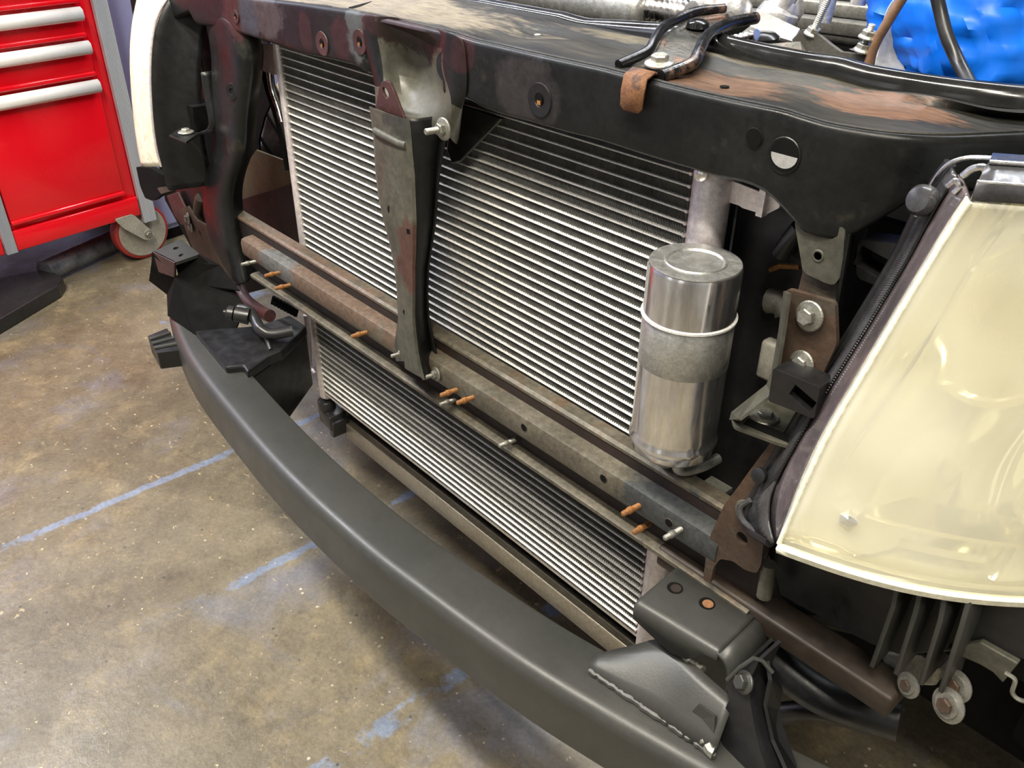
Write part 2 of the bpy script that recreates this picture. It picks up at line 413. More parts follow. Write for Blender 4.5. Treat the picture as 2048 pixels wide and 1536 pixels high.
def prism(name, loop, ext, m, parent=None, holes=(), bev=0.0015, label=None):
    """plate: polygon (3D points, planar) with round holes (center, radius or (ru, rv)) swept by vector ext"""
    loop = [Vector(p) for p in loop]; ext = Vector(ext)
    nrm = ext.normalized()
    loops = [loop]
    for h in holes:
        c = Vector(h[0]); r = h[1]
        u = nrm.orthogonal().normalized(); w_ = nrm.cross(u)
        if len(h) > 2: u = Vector(h[2]).normalized(); w_ = nrm.cross(u)
        ru, rv = (r if isinstance(r, tuple) else (r, r))
        k = 4 if len(h) > 3 else 16
        off = PI/4 if k == 4 else 0
        mul = 1.414 if k == 4 else 1
        loops.append([c + u*math.cos(2*PI*j/k+off)*ru*mul + w_*math.sin(2*PI*j/k+off)*rv*mul for j in range(k)])
    tris = tessellate_polygon(loops)
    vs = [p for l in loops for p in l]; n = len(vs)
    fs = [list(t) for t in tris] + [[i+n for i in reversed(t)] for t in tris]
    k = 0
    for l in loops:
        for j in range(len(l)):
            a = k+j; b = k+(j+1) % len(l)
            fs.append([a, b, b+n, a+n])
        k += len(l)
    vs = vs + [p+ext for p in vs]
    o = py(name, vs, fs, m, parent, False, label)
    if bev: 
        b = o.modifiers.new('bevel', 'BEVEL'); b.width = bev; b.segments = 2
        b.limit_method = 'ANGLE'; b.angle_limit = math.radians(50)
    return o
def rounded(pts, r=0.004, n=4):
    """round the corners of a 3D loop"""
    pts = [Vector(p) for p in pts]; out = []; k = len(pts)
    for i, p in enumerate(pts):
        a = pts[i-1]-p; b = pts[(i+1) % k]-p
        rr = min(r, a.length*0.45, b.length*0.45)
        A = p+a.normalized()*rr; B = p+b.normalized()*rr
        for j in range(n+1):
            t = j/n
            out.append(A*(1-t)**2 + p*2*t*(1-t) + B*t*t)
    return out
def tag(o, label=None, cat=None, group=None, kind=None):
    if label: o['label'] = label
    if cat: o['category'] = cat
    if group: o['group'] = group
    if kind: o['kind'] = kind
    return o
def empty(name, loc, label=None, cat=None, group=None):
    o = bpy.data.objects.new(name, None); o.location = loc; o.empty_display_size = 0.05
    COL.objects.link(o); return tag(o, label, cat, group)
def hexbolt(name, loc, nrm, r, m='zinc', parent=None, shank=0.0, washer=1.7, head=0.9, label=None):
    b = MB(); nrm = Vector(nrm).normalized(); loc = Vector(loc)
    if washer: b.lathe(loc, nrm, [(0, r*washer), (r*0.18, r*washer), (r*0.3, r*washer*0.93), (r*0.45, r*1.05)], 28)
    u = nrm.orthogonal().normalized(); w_ = nrm.cross(u)
    h0, h1 = r*0.2, r*(0.3+head)
    k = len(b.v)
    for h, rr in ((h0, r), (h1-r*0.12, r), (h1, r*0.86)):
        for j in range(6):
            a = PI/3*j; b.v.append(loc+nrm*h+(u*math.cos(a)+w_*math.sin(a))*rr)
    for i in range(2):
        for j in range(6): b.f.append([k+i*6+j, k+i*6+(j+1) % 6, k+(i+1)*6+(j+1) % 6, k+(i+1)*6+j])
    b.f.append([k+12+j for j in range(6)])
    if shank:
        prof = []; rr = r*0.5; h = h1*0.9; step = r*0.16
        while h < h1+shank:
            prof += [(h, rr), (h+step/2, rr*0.86)]; h += step
        prof.append((h, rr*0.7)); b.lathe(loc, nrm, prof, 14)
    return b.build(name, m, parent, False, label)

# ------------------------------------------------------------------ the setting
def struct(name, a, b, m):
    q = MB(); q.box(a, b); o = q.build(name, m); o['kind'] = 'structure'; return o
X0, X1, Y0, Y1, H = -2.6, 3.4, -4.4, 4.2, 3.15
struct('floor', (X0-0.1, Y0-0.1, -0.1), (X1+0.1, Y1+0.1, 0), 'floor')
struct('ceiling', (X0-0.1, Y0-0.1, H), (X1+0.1, Y1+0.1, H+0.1), 'ceil')
struct('wall_left', (X0-0.1, Y0-0.1, 0), (X0, Y1+0.1, H), 'wallblue')
struct('wall_right', (X1, Y0-0.1, 0), (X1+0.1, Y1+0.1, H), 'wall')
struct('wall_back', (X0, Y1, 0), (X1, Y1+0.1, H), 'wall')
struct('wall_front', (X0, Y0-0.1, 0), (X1, Y0, H), 'wall')

# ================================================================== THE CAR
car = empty('car', (0.34, 1.0, 0.0), 'partly stripped black car front showing its condenser, bare bumper beam and both headlights', 'car')

def interp(pts, x):
    if x <= pts[0][0]: return pts[0][1]
    for a, b in zip(pts, pts[1:]):
        if x <= b[0]:
            t = (x-a[0])/(b[0]-a[0]); return a[1]+(b[1]-a[1])*t
    return pts[-1][1]

# ---------------- condenser: tubes, fins, header tanks, receiver drier
PITCH = 0.010224; NT = 51; CW = 0.65; ZT = 0.80
cond = MB()
for i in range(NT):
    z = ZT - i*PITCH; h = 0.00078
    prof = [(-0.0012, 0.0), (-0.0008, h*0.8), (0.0, h), (0.016, h), (0.016, -h), (0.0, -h), (-0.0008, -h*0.8)]
    cond.add([(x, y, z+dz) for x in (0.0, CW) for y, dz in prof],
             [[j, (j+1) % 7, 7+(j+1) % 7, 7+j] for j in range(7)])
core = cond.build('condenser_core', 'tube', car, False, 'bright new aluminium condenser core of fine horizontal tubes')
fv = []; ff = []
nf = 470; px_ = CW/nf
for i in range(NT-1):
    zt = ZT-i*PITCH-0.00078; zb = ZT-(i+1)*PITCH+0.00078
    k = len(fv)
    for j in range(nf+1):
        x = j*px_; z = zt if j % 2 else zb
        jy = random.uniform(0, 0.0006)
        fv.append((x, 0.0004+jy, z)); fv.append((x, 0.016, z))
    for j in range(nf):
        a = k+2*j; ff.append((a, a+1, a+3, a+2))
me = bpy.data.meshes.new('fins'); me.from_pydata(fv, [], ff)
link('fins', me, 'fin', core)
def tank(name, x, r, z0, z1, m='alusatin', yc=0.009):
    b = MB(); b.lathe((x, yc, z0), (0, 0, 1), [(-0.004, r*0.5), (0, r*0.9), (0.002, r), (z1-z0-0.002, r), (z1-z0, r*0.9), (z1-z0+0.004, r*0.5)], 28)
    return b
b = tank('header', -0.0115, 0.0115, 0.268, 0.83)
for i in range(NT):                        # notched comb where the tubes enter the tank
    z = ZT-i*PITCH
b.box((-0.004, -0.0012, 0.272), (0.0, 0.016, 0.806))
b.build('header_tank', 'alusatin', core, True)
b = MB()
for i in range(NT):
    z = ZT-i*PITCH
    b.add([(-0.0075, -0.0012, z-0.0004), (0.0025, -0.0022, z-0.0010), (0.0015, -0.0022, z+0.0056), (-0.0035, 0.004, z+0.001), (0.002, 0.004, z+0.003)], [(0, 1, 2), (0, 2, 4, 3), (0, 3, 4, 1)])
b.build('tube_collar', 'tube', core)['kind'] = 'stuff'
b = tank('header', 0.6655, 0.0155, 0.262, 0.835)
for i in range(NT):
    b.box((0.6495, -0.001, ZT-i*PITCH-0.0012), (0.652, 0.016, ZT-i*PITCH+0.0012))
b.build('header_tank', 'alusatin', core, True)
b = MB(); b.lathe((0.668, -0.010, 0.807), (0.1, -1, 0.1), [(0, 0.006), (0.003, 0.006), (0.0045, 0.0045), (0.005, 0.0)], 16)
b.build('rivet', 'alu', core, True)
b = MB(); b.box((-0.012, 0.0, 0.2795), (CW+0.01, 0.017, 0.2835)); b.build('side_plate', 'alu', core)
# aluminium mounting plates at the tank tops
p = [aty(1418, 352, 0.012), aty(1440, 352, 0.012), aty(1556, 398, 0.012), aty(1560, 415, 0.012), aty(1530, 430, 0.012), aty(1484, 416, 0.012), aty(1478, 411, 0.012), aty(1418, 393, 0.012)]
pl = prism('mounting_plate', rounded(p, 0.002), (0, 0.003, 0), 'alusatin', core, bev=0.0008)
a0 = aty(1525, 378, 0.010); a1 = aty(1520, 430, 0.010)
q = MB(); q.box((a1.x-0.0015, 0.006, a1.z), (a1.x+0.004, 0.013, a0.z+0.02)); q.build('mounting_rib', 'alusatin', pl)
q = MB(); t0 = aty(1425, 360, 0.005); q.box((t0.x-0.003, 0.002, 0.815), (t0.x, 0.016, 0.85)); q.build('mounting_rib', 'alusatin', pl)
p = [aty(508, 82, 0.012), aty(545, 88, 0.012), aty(551, 150, 0.012), aty(518, 140, 0.012)]
prism('mounting_plate', p, (0, 0.003, 0), 'alusatin', core, bev=0.0008)
# pipes running down beside the left tank
b = MB()
b.tube(catmull([aty(523, 130, 0.02), aty(535, 180, 0.02), aty(548, 220, 0.025), aty(561, 270, 0.025), aty(575, 340, 0.025)]), 0.0035, 10)
b.build('condenser_pipe', 'dark', core, True)
b = MB()
b.tube(catmull([aty(538, 130, 0.016), aty(543, 175, 0.016), aty(556, 215, 0.014), aty(564, 245, 0.012)]), 0.0042, 10)
b.build('condenser_pipe', 'alu', core, True)
b = MB()
b.tube(catmull([aty(612, 630, 0.006), aty(617, 680, 0.004), aty(619, 730, 0.002), aty(628, 748, 0.002)]), 0.0045, 10)
b.build('condenser_pipe', 'alusatin', core, True)

# receiver drier can
rt = aty(1392, 525, -0.040); rb = aty(1343, 885, -0.040)
rx = 0.5*(rt.x+rb.x); R0 = 0.0360
zt_ = atz(1392, 528, None) if False else rt.z
zT = rt.z; zB = rb.z
def receiver():
    L_ = zT-zB
    prof = [(-0.006, R0*0.30), (-0.004, R0*0.84), (0.0, R0*0.955), (0.006, R0*0.985), (0.0085, R0*1.03), (0.0125, R0*1.03), (0.015, R0*0.985),
            (0.02, R0*0.99), (L_-0.003, R0*0.99), (L_-0.0005, R0*0.97), (L_, R0*0.93), (L_+0.0003, R0*0.70), (L_-0.0015, R0*0.66), (L_-0.0015, R0*0.3), (L_-0.001, 0.0)]
    q = MB(); q.lathe((rx, -0.040, zB), (0, 0, 1), prof, 72); return q
rec = receiver().build('receiver_drier', 'chrome', core, True, 'polished aluminium receiver drier can')
for mname in (1,):
    es = rec.modifiers.new('e', 'EDGE_SPLIT'); es.split_angle = math.radians(40)
zmid = aty(1373, 690, -0.04-R0).z + 0.004
q = MB(); q.lathe((rx, -0.040, zT), (0, 0, 1), [(0.0, R0*0.965), (0.0012, R0*0.955), (0.0015, R0*0.90), (0.0012, R0*0.66), (0.0022, R0*0.64), (0.0022, R0*0.60), (0.0008, R0*0.56), (0.0008, 0)], 64)
q.build('end_cap', 'brushed', rec, True)
q = MB(); q.lathe((rx, -0.040, zmid), (0, 0, 1), [(-0.0012, R0*0.98), (-0.0008, R0*1.035), (0.0008, R0*1.035), (0.0012, R0*0.98)], 72)
q.build('band', 'tube', rec, True)
q = MB(); q.lathe((rx, -0.040, zmid-0.042), (0, 0, 1), [(0, R0*0.992), (0.0002, R0*0.996), (0.040, R0*0.996), (0.0402, R0*0.992)], 72)
q.build('label_band', 'brushed', rec, True, 'matt grey band round the can')
q = MB()
q.tube(catmull([(rx-0.012, -0.040, zB), (rx-0.012, -0.040, zB-0.018), (rx-0.008, -0.032, zB-0.032)]), 0.0055, 12)
q.build('outlet_pipe', 'brushed', rec, True)
q = MB()
q.tube(catmull([(rx+0.014, -0.045, zB), (rx+0.013, -0.045, zB-0.016), (rx+0.015, -0.038, zB-0.022), (rx+0.020, -0.02, zB-0.024), (rx+0.022, 0.0, zB-0.024)]), 0.0050, 12)
q.build('outlet_pipe', 'brushed', rec, True)
q = MB()
q.lathe((0.694, -0.006, 0.279), (0.3, -1, -0.1), [(0, 0.008), (0.008, 0.0085), (0.014, 0.006), (0.016, 0)], 16)
q.tube(catmull([(0.694, -0.002, 0.280), (0.694, 0.0, 0.31), (0.700, 0.0, 0.36), (0.70, 0.0, 0.41)]), 0.0055, 10)
q.build('condenser_pipe', 'alu', core, True)

# ---------------- radiator behind the condenser
rad = MB(); rad.box((-0.01, 0.034, 0.222), (0.655, 0.062, 0.838))
rad = rad.build('radiator', 'dark', car, False, 'black radiator behind the condenser')
rv = []; rf = []
for r in range(3):
    zt = 0.262-r*0.009; zb = zt-0.008; k = len(rv); n = 330
    for j in range(n+1):
        x = 0.02+0.62*j/n; z = zt if j % 2 else zb
        rv.append((x, 0.026, z)); rv.append((x, 0.034, z))
    for j in range(n):
        a = k+2*j; rf.append((a, a+1, a+3, a+2))
me = bpy.data.meshes.new('fins'); me.from_pydata(rv, [], rf); link('fins', me, 'blackrubber', rad)
# right side tank: tall black plastic column with a slotted top
p = [aty(1408, 395, 0.028), aty(1535, 432, 0.028), aty(1560, 470, 0.028), aty(1545, 560, 0.028), aty(1500, 700, 0.028), aty(1440, 880, 0.028), aty(1400, 985, 0.028), aty(1330, 960, 0.028)]
x1 = max(v.x for v in p)
sd = MB(); sd.box((0.676, 0.030, 0.24), (0.772, 0.075, 0.835))
sdo = sd.build('side_tank', 'plastic', rad, False)
bevel(sdo, 0.004)
q = MB(); q.lathe((0.754, 0.0300, 0.775), (0, -1, 0), [(0, 0.006), (0.001, 0.006)], 20); q.build('slot', 'dark', sdo)
# tan bottom tank bar
zb0, zb1 = 0.193, 0.224
q = MB(); q.box((0.012, 0.020, zb0), (0.634, 0.052, zb1)); q.box((0.012, 0.028, zb1), (0.634, 0.050, zb1+0.004))
bt = q.build('bottom_tank', 'tan', rad, False, 'tan grey metal bar along the bottom'); bevel(bt, 0.002)
q = MB(); q.box((0.010, 0.020, zb0), (0.0125, 0.034, zb1+0.04)); q.build('end_tab', 'tan', rad)
# top tank: long silver pipe seen behind the upper crossmember
q = MB()
ta, tb = Vector((-0.15, 0.198, 0.872)), Vector((0.430, 0.198, 0.872))
q.tube([ta, tb-Vector((0.012, 0, 0)), tb-Vector((0.004, 0, 0)), tb], 0.024, 40, True, [0.024, 0.024, 0.0225, 0.018])
tt = q.build('top_tank', 'brushed', rad, True, 'long silver aluminium tank lying behind the upper crossmember')
tt.modifiers.new('e', 'EDGE_SPLIT').split_angle = math.radians(50)
q = MB(); hx = [Vector((0.43+0.0035*i, 0.198, 0.876)) for i in range(16)]
q.tube(hx, 0.014, 16, True, [0.0135 if i % 2 else 0.0115 for i in range(16)])
q.build('corrugated_hose', 'alu', rad, True, 'shiny corrugated metal hose end')
# lower left mount
q = MB(); q.tube([(-0.012, 0.006, 0.262), (-0.012, 0.006, 0.250), (-0.011, 0.008, 0.24)], 0.014, 14); 
q.obox((-0.02, -0.006, 0.222), (0.035, 0, -0.004), (0, 0.03, 0), (0, 0, 0.026)); q.obox((0.005, -0.004, 0.205), (0.012, 0, 0.0), (0, 0.03, 0), (0.004, 0, 0.03))
bevel(q.build('rubber_mount', 'blackrubber', rad, False), 0.002)

# ---------------- lower crossmember: web with lips + hat section
lx0, lx1 = -0.085, 0.93
low = empty('lower_crossmember', (0.33, -0.04, 0.46)); low.parent = car; low.matrix_parent_inverse = world_of(car).inverted()
def sweep_x(name, prof, x0, x1, m, parent, t=0.003, label=None, n=24):
    q = MB(); rows = []
    for i in range(n+1):
        x = x0+(x1-x0)*i/n
        rows.append([(x, y, z) for y, z in prof])
    q.grid(rows); o = q.build(name, m, parent, True, label); solid(o, t)
    o.modifiers.new('e', 'EDGE_SPLIT').split_angle = math.radians(30); return o
sweep_x('web', [(-0.0385, 0.549), (-0.0385, 0.476)], -0.125, 0.80, 'railweb', low, 0.002, 'dark brown web')
sweep_x('upper_lip', [(-0.024, 0.5505), (-0.037, 0.5505), (-0.0395, 0.5485), (-0.0395, 0.546)], -0.148, 0.76, 'rail', low, 0.0022)
sweep_x('lower_lip', [(-0.0385, 0.474), (-0.050, 0.474), (-0.0525, 0.473), (-0.0525, 0.470)], -0.085, 0.80, 'rail', low, 0.0022)
hat = sweep_x('hat_section', [(-0.037, 0.5325), (-0.052, 0.532), (-0.0565, 0.5305), (-0.058, 0.526), (-0.058, 0.512), (-0.0565, 0.5075), (-0.053, 0.5055), (-0.037, 0.5050)], lx0, 0.765, 'rail', low, 0.0022)
# dark holes in the hat front, with a rusty rim
for (px, py_) in ((1048, 855), (1207, 957), (1338, 1046)):
    q = MB(); c = aty(px, py_, -0.0592); q.lathe(c, (0, -1, 0), [(0, 0.0046), (0.0004, 0.0044), (0.0004, 0.0040), (0.0001, 0.0038)], 20); h_ = q.build('punched_hole', 'rust', low)
    q = MB(); q.lathe(c+Vector((0, -0.0002, 0)), (0, -1, 0), [(0, 0.0036), (0.0004, 0.0036)], 20); q.build('hole_bottom', 'dark', h_)
# studs along the lower crossmember
def stud_mesh():
    b = MB(); prof = [(0, 0.0026)]
    h = 0.0
    while h < 0.020:
        prof += [(h+0.0007, 0.0027), (h+0.0014, 0.0023)]; h += 0.0014
    prof += [(0.0215, 0.0026), (0.0225, 0.0015)]
    b.lathe((0, 0, 0), (-0.05, -1, 0.05), prof, 14)
    b.lathe((0, 0, 0), (-0.05, -1, 0.05), [(0.010, 0.0030), (0.011, 0.0034), (0.0145, 0.0034), (0.0155, 0.0030)], 14)
    return b
st0 = stud_mesh().build('stud', 'stud', low, True, 'orange rusted threaded stud')
studs = [(580, 570, -0.058, 0), (560, 545, -0.058, 0), (735, 664, -0.058, 0), (915, 779, -0.058, 0), (948, 794, -0.058, 0), (1280, 1010, -0.058, 0), (1300, 1047, -0.039, 0),
         (1031, 879, -0.042, 1), (912, 798, -0.045, 1), (1364, 1057, -0.058, 1), (512, 523, -0.058, 1)]
for i, (px, py_, y, kd) in enumerate(studs):
    if i == 0: o = st0
    else:
        o = st0.copy()
        if kd: 
            o.data = st0.data.copy(); o.data.materials[0] = MT['dullzinc']; o['label'] = 'dull grey threaded stud'
        COL.objects.link(o)
    o.parent = low; o.matrix_parent_inverse = world_of(low).inverted(); o.location = aty(px, py_, y)
# frame rail continuing to the right below the headlight
q = MB(); fa = aty(1430, 1150, -0.045); 
q.obox((0.70, -0.050, 0.455), (0.225, 0, 0.004), (0, 0.03, 0), (0, 0, 0.022))
bevel(q.build('frame_rail', 'darkrail', low, False), 0.003)

# ---------------- upper crossmember
up = empty('upper_crossmember', (0.33, 0.0, 0.86)); up.parent = car; up.matrix_parent_inverse = world_of(car).inverted()
YF = -0.040
top_px = [(330, -50), (390, -36), (434, -24), (500, -5), (600, 6), (660, 15), (717, 23), (787, 28)]
top2_px = [(884, 53), (920, 72), (946, 80), (1000, 92), (1069, 108), (1120, 119), (1200, 136), (1303, 163), (1380, 182), (1465, 201), (1564, 221), (1614, 238), (1640, 244)]
bot_px = [(378, 25), (390, 50), (434, 56), (498, 73), (600, 108), (660, 120), (708, 132), (746, 155)]
bot2_px = [(925, 200), (937, 202), (960, 216), (1001, 231), (1060, 246), (1121, 264), (1200, 284), (1300, 317), (1378, 340), (1432, 358), (1490, 369), (1531, 389), (1560, 418)]
def xz(pxs, y=YF): 
    l = [aty(px, pyy, y) for px, pyy in pxs]; return [(v.x, v.z) for v in l]
tp = [(x, z) for x, z in xz(top_px)]; tp2 = xz(top2_px)
bp = xz(bot_px); bp2 = xz(bot2_px)
topc = [(-0.26, 0.862)] + [(x, z) for x, z in tp if x > -0.2] + tp2
botc = [(-0.26, 0.80)] + [(x, z) for x, z in bp] + bp2
topc.sort(); botc.sort()
xe = tp2[-1][0]
def ztop(x): return min(0.8745, max(0.860, interp(topc, x)))
def zbot(x): return interp(botc, x)
# plan path of the front face: straight, then sweeping back at the right-hand corner
def frontxy(s):
    if s <= xe: return (s, YF, 0, -1)
    d = s-xe; R = 0.085; a = min(d/R, math.radians(58)); 
    x = xe+R*math.sin(a); y = YF+R*(1-math.cos(a)); rest = d-R*a if d/R > math.radians(58) else 0
    x += rest*math.cos(a); y += rest*math.sin(a)
    return (x, y, math.sin(a), -math.cos(a))
q = MB(); rows = []
ns = 150; s0, s1 = -0.24, xe+0.30
for i in range(ns+1):
    s = s0+(s1-s0)*i/ns
    x, y, nx, ny = frontxy(s)
    zt = ztop(s) if s < xe else ztop(xe)-0.0005
    zb = zbot(s) if s < bp2[-1][0] else zt-0.11
    if s >= bp2[-1][0]:
        d = s-bp2[-1][0]
        zb = bp2[-1][1]-min(d*0.6, 0.012)
        if d > 0.045: zb = min(zb+max(0, d-0.045)*0.9, 0.835)
    # joggle around the central bracket
    dip = 0.0
    if 0.262 < s < 0.385:
        t = (s-0.262)/0.123; dip = 0.032*math.sin(PI*min(1, max(0, t)))**0.8
    r = 0.0045; row = []
    for a in (90, 60, 30, 0):
        ca, sa = math.cos(math.radians(a)), math.sin(math.radians(a))
        off = -r+r*ca; row.append((x+nx*off, y+ny*off, zt-r+r*sa))
    hh = zt-r-(zb+r)
    for k, t in enumerate((0.12, 0.3, 0.5, 0.7, 0.88)):
        dd = dip*min(1, (0.15+t*1.1))
        bead = 0
        row.append((x-nx*(dd), y-ny*(dd)+bead, zt-r-hh*t))
    dd = dip
    for a in (0, -35, -70, -90):
        ca, sa = math.cos(math.radians(a)), math.sin(math.radians(a))
        off = -r+r*ca-dd; row.append((x+nx*off, y+ny*off, zb+r+r*sa))
    row.append((x-nx*(0.018+dd), y-ny*(0.018+dd), zb+0.001))
    rows.append(row)
q.grid(rows)
face = q.build('front_face', 'beam', up, True); solid(face, 0.0025, -1)
# top plate: dusty tray rising to a glossy bead at the back
BKL = [(-0.26, (-0.26, 0.108)), (0.5, (0.50, 0.108)), (0.6, (0.602, 0.094)), (0.773, (0.735, 0.086)), (0.86, (0.80, 0.090)), (0.95, (0.85, 0.115)), (1.08, (0.90, 0.20))]
def back(s):
    for (a, p_), (b_, r_) in zip(BKL, BKL[1:]):
        if s <= b_:
            t = (s-a)/(b_-a); return p_[0]+(r_[0]-p_[0])*t, p_[1]+(r_[1]-p_[1])*t
    return BKL[-1][1]
q = MB(); rows = []; rowsb = []
for i in range(ns+1):
    s = s0+(s1-s0)*i/ns
    x, y, nx, ny = frontxy(s)
    zt = ztop(s) if s < xe else ztop(xe)-0.0005
    bx = sum(back(s+k_*0.012)[0] for k_ in range(-5, 6))/11; by = sum(back(s+k_*0.012)[1] for k_ in range(-5, 6))/11
    bh = 0.3+0.7*min(1, max(0, (s-0.44)/0.1))
    dv = Vector((bx-x, by-y, 0)); W = dv.length; kx, ky = dv.x/W, dv.y/W
    fl = 0.0012*math.sin(s*55)+0.001*math.sin(s*23+1)
    pr = [(0.0045, 0.0), (0.010, -0.0012), (0.018, -0.0032), (0.25*W+.01, -0.0038), (0.5*W, -0.0032), (0.62*W, -0.0015), (W-0.042, 0.0035*bh), (W-0.034, 0.0025*bh), (W-0.027, -0.001), (W-0.02, 0.000)]
    rows.append([(x+kx*d, y+ky*d, zt+h+(fl if 0.015 < d < 0.1 else 0)) for d, h in pr])
    pb = [(W-0.02, 0.000)] + [(W-0.011-0.009*math.cos(math.radians(a)), 0.013*bh*math.sin(math.radians(a))) for a in range(0, 181, 20)] + [(W-0.002, -0.02), (W-0.004, -0.05)]
    rowsb.append([(x+kx*d, y+ky*d, zt+h) for d, h in pb])
q.grid(rows); o = q.build('top_plate', 'beamtop', up, True, 'dusty and rust patched top surface'); solid(o, 0.002, 0)
q = MB(); q.grid(rowsb); o = q.build('rear_bead', 'beadgloss', up, True); solid(o, 0.002, 0)
# weld nuts: dark disc, rim and gold centre
for px, pyy, yy, rr in ((645, 87, YF, 0.0125), (720, 84, YF, 0.0125), (893, 134, YF+0.001, 0.0145), (1080, 200, YF, 0.0140), (472, 33, YF, 0.008)):
    c = aty(px, pyy, yy-0.0003)
    b = MB(); b.lathe(c, (0, -1, 0), [(0, rr), (0.0012, rr*0.96), (0.0008, rr*0.42), (-0.0002, rr*0.36)], 28)
    nut = b.build('weld_nut', 'primer' if px < 800 else 'plastic', up, True, 'round weld nut with a brassy threaded hole')
    b = MB(); b.lathe(c+Vector((0, -0.0014, 0)), (0, 1, 0), [(0, rr*0.30), (0.001, rr*0.28)], 16); b.build('hole', 'dark', nut)
    b = MB(); b.box((c.x-rr*0.12, c.y-0.0019, c.z-rr*0.26), (c.x+rr*0.16, c.y-0.0013, c.z-rr*0.02)); b.build('thread', 'stud', nut)
for px, pyy, rr, mm in ((1508, 276, 0.0058, 'dark'), (1568, 311, 0.0105, 'dark')):
    c = aty(px, pyy, YF-0.0006)
    b = MB(); b.lathe(c, (0, -1, 0), [(0, rr*1.15), (0.0005, rr*1.1), (0.0002, rr)], 28); h_ = b.build('hole_rim', 'beam', up, True)
    b = MB(); b.lathe(c+Vector((0, -0.0002, 0)), (0, -1, 0), [(0, rr), (0.0005, rr)], 28); b.build('punched_hole', mm, h_)
c = aty(1567, 319, YF-0.0014); b = MB()
k = 12; pts = [(c.x+0.0098*math.cos(PI+PI*j/k), c.y, c.z+0.003+0.0088*math.sin(PI+PI*j/k)) for j in range(k+1)]
b.add(pts, [list(range(k+1))]); solid(b.build('seen_through_hole', 'greyplastic', up), 0.0003)
for px, pyy in ((1163, 112), (1300, 30)):
    pass
for px, pyy, rr in ((1165, 110, 0.005), (1449, 174, 0.0035), (1893, 238, 0.006), (1075, 70, 0.003)):
    c = atz(px, pyy, 0.8685); b = MB(); b.lathe(c, (0, 0, 1), [(0, rr), (0.0006, rr)], 18); b.build('punched_hole', 'dark' if px != 1075 else 'tube', up)
# raised ribs pressed across the top plate
for (a, b_) in (((868, 40), (905, 28)), ((905, 62), (950, 50)), ((1065, 104), (1110, 84)), ((700, 18), (760, 2)), ((1130, 112), (1180, 84))):
    A = atz(*a, 0.868); B_ = atz(*b_, 0.866); q = MB(); q.tube([A, A.lerp(B_, 0.5), B_], 0.0022, 8); q.build('pressed_rib', 'black', up, True)

# ---------------- central drop: concave olive saddle below the crossmember
rowsD = [
 [(717, 24, -.041), (745, 30, -.0425), (790, 30, -.036), (835, 44, -.034), (875, 55, -.036), (892, 60, -.0425), (930, 74, -.041)],
 [(722, 58, -.041), (752, 62, -.043), (788, 70, -.028), (835, 82, -.024), (868, 92, -.028), (882, 98, -.043), (935, 116, -.0412)],
 [(730, 100, -.041), (762, 104, -.044), (792, 112, -.022), (838, 122, -.018), (868, 130, -.022), (878, 138, -.044), (938, 160, -.0412)],
 [(742, 140, -.041), (766, 142, -.046), (796, 150, -.020), (842, 160, -.016), (880, 168, -.022), (897, 175, -.046), (935, 192, -.0412)],
 [(750, 170, -.041), (765, 172, -.050), (802, 190, -.030), (848, 202, -.028), (885, 200, -.036), (905, 205, -.048), (925, 216, -.038)],
 [(751, 212, -.044), (762, 216, -.054), (815, 240, -.050), (850, 238, -.046), (880, 230, -.044), (903, 240, -.044), (922, 258, -.030)],
 [(751, 236, -.044), (765, 240, -.054), (817, 262, -.052), (850, 264, -.048), (878, 262, -.044), (903, 276, -.040), (915, 300, -.020)]]
q = MB(); q.grid([[aty(*p) for p in r] for r in rowsD])
sad = q.build('centre_saddle', 'saddle', car, True, 'concave dull olive steel saddle under the upper crossmember'); solid(sad, 0.0022, 0); subd(sad, 2)
sad.data.materials.append(MT['beam'])
for k_, p_ in enumerate(sad.data.polygons):
    if p_.index % 6 in (0, 5) and p_.index < 24: p_.material_index = 1
# black flange behind the saddle reaching right
p = [aty(905, 205, -0.012), aty(1003, 238, -0.012), aty(985, 250, -0.012), aty(922, 322, -0.012), aty(903, 326, -0.012), aty(893, 300, -0.012)]
prism('gusset', p, (0, 0.004, 0), 'beam', car, bev=0.001)
q = MB(); q.add([aty(1003, 238, -0.012), aty(922, 322, -0.012), aty(903, 326, -0.012), aty(903, 318, 0.0), aty(925, 308, 0.0), aty(985, 232, 0.0)], [(0, 1, 4, 5), (1, 2, 3, 4)])
solid(q.build('gusset_lip', 'bumper', car), 0.002)
# small ear with a hole
yE = -0.058
p = [aty(751, 216, yE), aty(757, 178, yE), aty(763, 164, yE), aty(770, 161, yE), aty(779, 165, yE), aty(787, 182, yE), aty(808, 237, yE)]
prism('ear', p, (0, 0.003, 0), 'primer', sad, holes=[(aty(771, 186, yE), (0.0040, 0.0058))], bev=0.0005)

